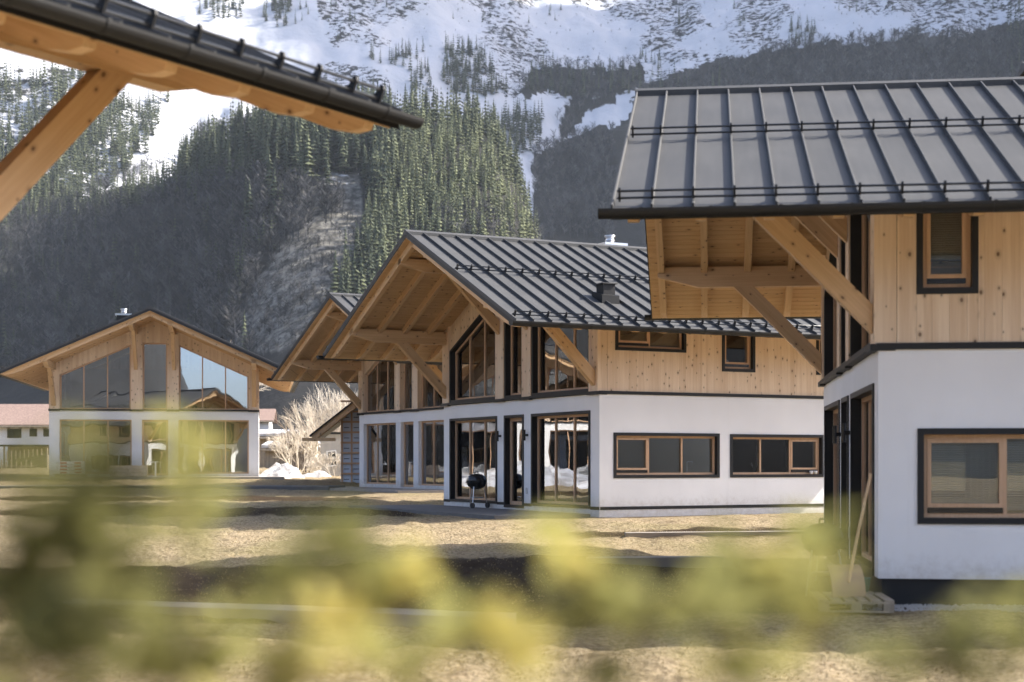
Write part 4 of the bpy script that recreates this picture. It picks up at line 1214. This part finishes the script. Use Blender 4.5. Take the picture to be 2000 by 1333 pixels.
# ------------------------------------------------------------------ bare trees and bushes
def branchy(name, loc, hgt, label, cat, seed, multi=1, spread=.5, mat='twigs', group=None, levels=5, r0=None):
    g = random.Random(seed); m = MB()
    def grow(p, d, ln, rad, lv):
        q = p + d*ln
        mid = p.lerp(q, .5) + Vector((g.uniform(-1, 1), g.uniform(-1, 1), 0))*ln*.06
        m.tube([p, mid, q], [rad, rad*.82, rad*.62], 4 if lv > 2 else 3, False)
        if lv == 0: return
        for k_ in range(3 if lv > 1 else 4):
            a = g.uniform(0, 6.28); t = g.uniform(spread*.6, spread*1.25)
            side = d.cross(Vector((math.cos(a), math.sin(a), .3))); side.normalize()
            nd = (d*math.cos(t) + side*math.sin(t) + Vector((0, 0, .12))).normalized()
            grow(p.lerp(q, g.uniform(.45, 1.0)), nd, ln*g.uniform(.62, .82), max(rad*.6, .008), lv-1)
    for s_ in range(multi):
        a = g.uniform(0, 6.28); d0 = Vector((math.cos(a)*.5*(multi > 1), math.sin(a)*.5*(multi > 1), 1)).normalized()
        grow(Vector((math.cos(a)*.12*(multi > 1), math.sin(a)*.12*(multi > 1), -.1)), d0, hgt*.30, r0 or hgt*.011, levels if multi == 1 else levels-1)
    t = empty(name, loc, g.uniform(0, 6)); tag(t, label, cat, group)
    m.obj("crown", M[mat], t)
    MB().tube([(0, 0, -.3), (0, 0, hgt*.12)], [hgt*.016, hgt*.012], 8).obj("trunk", M['bark'], t)
    return t
branchy("bare_tree", (-18.3, 96, -.4), 9.6, "pale leafless tree rising behind the far chalet's right roof slope", "tree", 4, 1, .5, 'twigs', None, 6)
branchy("bare_tree", (-17.0, 97.5, -.4), 8.6, "slighter leafless tree beside it, nearer the far chalet's roof vent", "tree", 14, 1, .5, 'twigs', None, 6)
branchy("bush", (-9.9, 79, -.6), 6.2, "tall pale leafless bush between the far chalet and the annexe", "bush", 5, 5, .42, 'twigs', "leafless bushes")
branchy("bush", (-8.4, 80, -.6), 6.6, "dense leafless bush behind the annexe roof", "bush", 6, 6, .42, 'twigs', "leafless bushes")
branchy("bush", (-12.6, 90, -.5), 4.2, "dense dark bush before the low snowy shed", "bush", 27, 6, .55, 'bark', "leafless bushes")
branchy("bush", (-11.2, 84, -.5), 3.6, "lower brown bush right of the far chalet's side wall", "bush", 7, 5, .5, 'bark', "leafless bushes")
branchy("bush", (-9.2, 77, -.6), 4.6, "pale leafless bush directly left of the annexe eave", "bush", 25, 6, .45, 'twigs', "leafless bushes")
branchy("bush", (-10.6, 76, -.6), 3.4, "low pale leafless bush behind the snow heap", "bush", 26, 6, .5, 'twigs', "leafless bushes")
branchy("bush", (-8.2, 71.5, -.7), 1.9, "thin low bush in front of the grey shed", "bush", 8, 5, .5, 'twigs', "leafless bushes")
branchy("bush", (-9.3, 72.0, -.7), 1.5, "scrubby low bush behind the small snow heap", "bush", 9, 5, .5, 'twigs', "leafless bushes")
branchy("bush", (-41.2, 120, -.2), 6.0, "rounded beige leafless bush above the old house's roof", "bush", 10, 8, .6, 'twigs', "leafless bushes")

# ------------------------------------------------------------------ hedge in front of the lens
HEDGE = [
 ("dark olive hedge shoots, blurred, at the far left", [(40,930,60,70,22,.12),(120,1020,90,100,42,.08),(195,930,45,66,26,.05),(60,1130,110,130,66,.1),(210,1090,90,120,50,.06),(120,1270,190,100,90,.12),(280,1200,70,100,24,.2)]),
 ("blurred hedge shoot with a tall yellow tip before the far chalet", [(350,860,36,46,11,.75),(365,950,48,70,17,.65),(370,1050,36,50,6,.3),(330,1290,120,60,28,.5),(440,1260,70,80,18,.6)]),
 ("low blurred hedge shoots with yellow leaves, left of centre", [(640,1050,86,50,16,.3),(560,1120,70,56,13,.3),(700,1150,56,60,13,.55),(800,1130,56,46,16,1.0),(660,1230,80,60,20,1.1),(560,1300,90,50,22,.8),(800,1290,80,50,16,.9)]),
 ("blurred hedge shoot with bright yellow leaves under the centre", [(1090,1045,46,42,13,.85),(1130,1110,40,40,8,1.1),(1000,1260,80,70,20,1.1),(930,1250,60,60,10,.8),(1180,1190,80,50,14,.5),(1180,1310,80,40,10,.5)]),
 ("wide blurred yellow green hedge shoots below the near chalet's doors", [(1590,1050,46,50,15,.62),(1480,1130,110,70,32,.6),(1590,1180,66,70,28,.68),(1380,1190,66,54,16,.6),(1260,1205,60,50,14,.62),(1450,1300,110,50,20,.62)]),
 ("dark blurred hedge shoots at the lower right corner", [(1960,1230,70,80,18,.15),(1850,1290,110,60,22,.15),(1750,1300,60,50,8,.3)]),
]
for lab, cl in HEDGE:
    V, Fq, rn, ag = [], [], [], []
    yb = random.uniform(1.2, 1.3); stems = []
    tot = sum(c[4] for c in cl)
    xm = sum((c[0]-1000)/F_PX*yb for c in cl)/len(cl)
    def leaf(P, tone, size):
        a, e_, tw = random.uniform(0, 6.28), random.uniform(-.5, 1.0), random.uniform(-.8, .8)
        d = Vector((math.cos(a)*math.cos(e_), math.sin(a)*math.cos(e_), math.sin(e_)))
        s_ = d.cross(Vector((0, 0, 1))).normalized(); n_ = s_.cross(d)
        s_ = s_*math.cos(tw) + n_*math.sin(tw); n_ = s_.cross(d)
        b = len(V); L = size; w = size*.32
        for t, ww, dp in ((0, 0, 0), (.35, w, .0), (.35, -w, .0), (.35, 0, -.06), (.75, w*.7, -.02), (.75, -w*.7, -.02), (.75, 0, -.08), (1, 0, -.05)):
            q = Vector(P) + d*(t*L) + s_*ww + n_*(dp*L); V.append(tuple(q))
        Fq.extend([(b, b+1, b+3), (b, b+3, b+2), (b+1, b+4, b+6), (b+1, b+6, b+3), (b+3, b+6, b+5), (b+3, b+5, b+2), (b+4, b+7, b+6), (b+6, b+7, b+5)])
        r_ = random.random(); rn.extend([min(1, max(0, r_*.5+tone*.6))]*8); ag.extend([min(1, max(0, tone*.75 + random.uniform(-.25, .25)))]*8)
    for u, v, ru, rv, n, tone in cl:  # tone runs each cluster from dark olive to yellow
        y_ = yb + random.uniform(-.08, .12)
        cx, cz = (u-1000)/F_PX*y_, (HOR-v)/F_PX*y_
        stems.append((cx, y_, cz))
        for k_ in range(int(n*(1.35 if xm < -.28 else 1.8))):
            leaf((cx + random.gauss(0, .38)*ru/F_PX*y_, y_ + random.gauss(0, .025), cz + random.gauss(0, .44)*rv/F_PX*y_), tone, random.uniform(.024, .042))
    base = (xm, yb+.05, -1.75)
    for k_ in range(170):      # the hedge below the frame
        zz = random.uniform(-1.6, -.26); leaf((xm + random.gauss(0, .12), yb+.05+random.gauss(0, .10), zz), .3, random.uniform(.03, .045))
    sh = empty("hedge_shrub", base); tag(sh, lab, "hedge", "hedge shrubs in front of the lens")
    me = np_mesh("foliage", np.array(V)-np.array(base), Fq, M['leaf'], True, {"rnd": rn, "yellow_mix": ag}); tag(link("foliage", me, sh))
    for (cx, y_, cz) in stems:
        MB().tube([(random.uniform(-.05, .05), 0, 0), ((cx-xm)*.6, (y_-base[1])*.5, (cz+1.75)*.6), (cx-xm, y_-base[1], cz+1.75)], [.007, .004, .0012], 6).obj("stem", M['stem'], sh)

# ------------------------------------------------------------------ air
k = N("valley_haze"); k.n.remove(k.b)
pv = k.new("VolumePrincipled"); pv.inputs["Color"].default_value = (.78, .88, 1.0, 1); pv.inputs["Density"].default_value = .000062; pv.inputs["Anisotropy"].default_value = 0.0
k.l.new(pv.outputs[0], k.out.inputs["Volume"])
hz = MB().box(-2300, 2300, -2300, 2300, -4.0, 1750).obj("haze", k.m)
tag(hz, "thin bluish valley haze between the village and the mountain", "haze", kind="stuff")
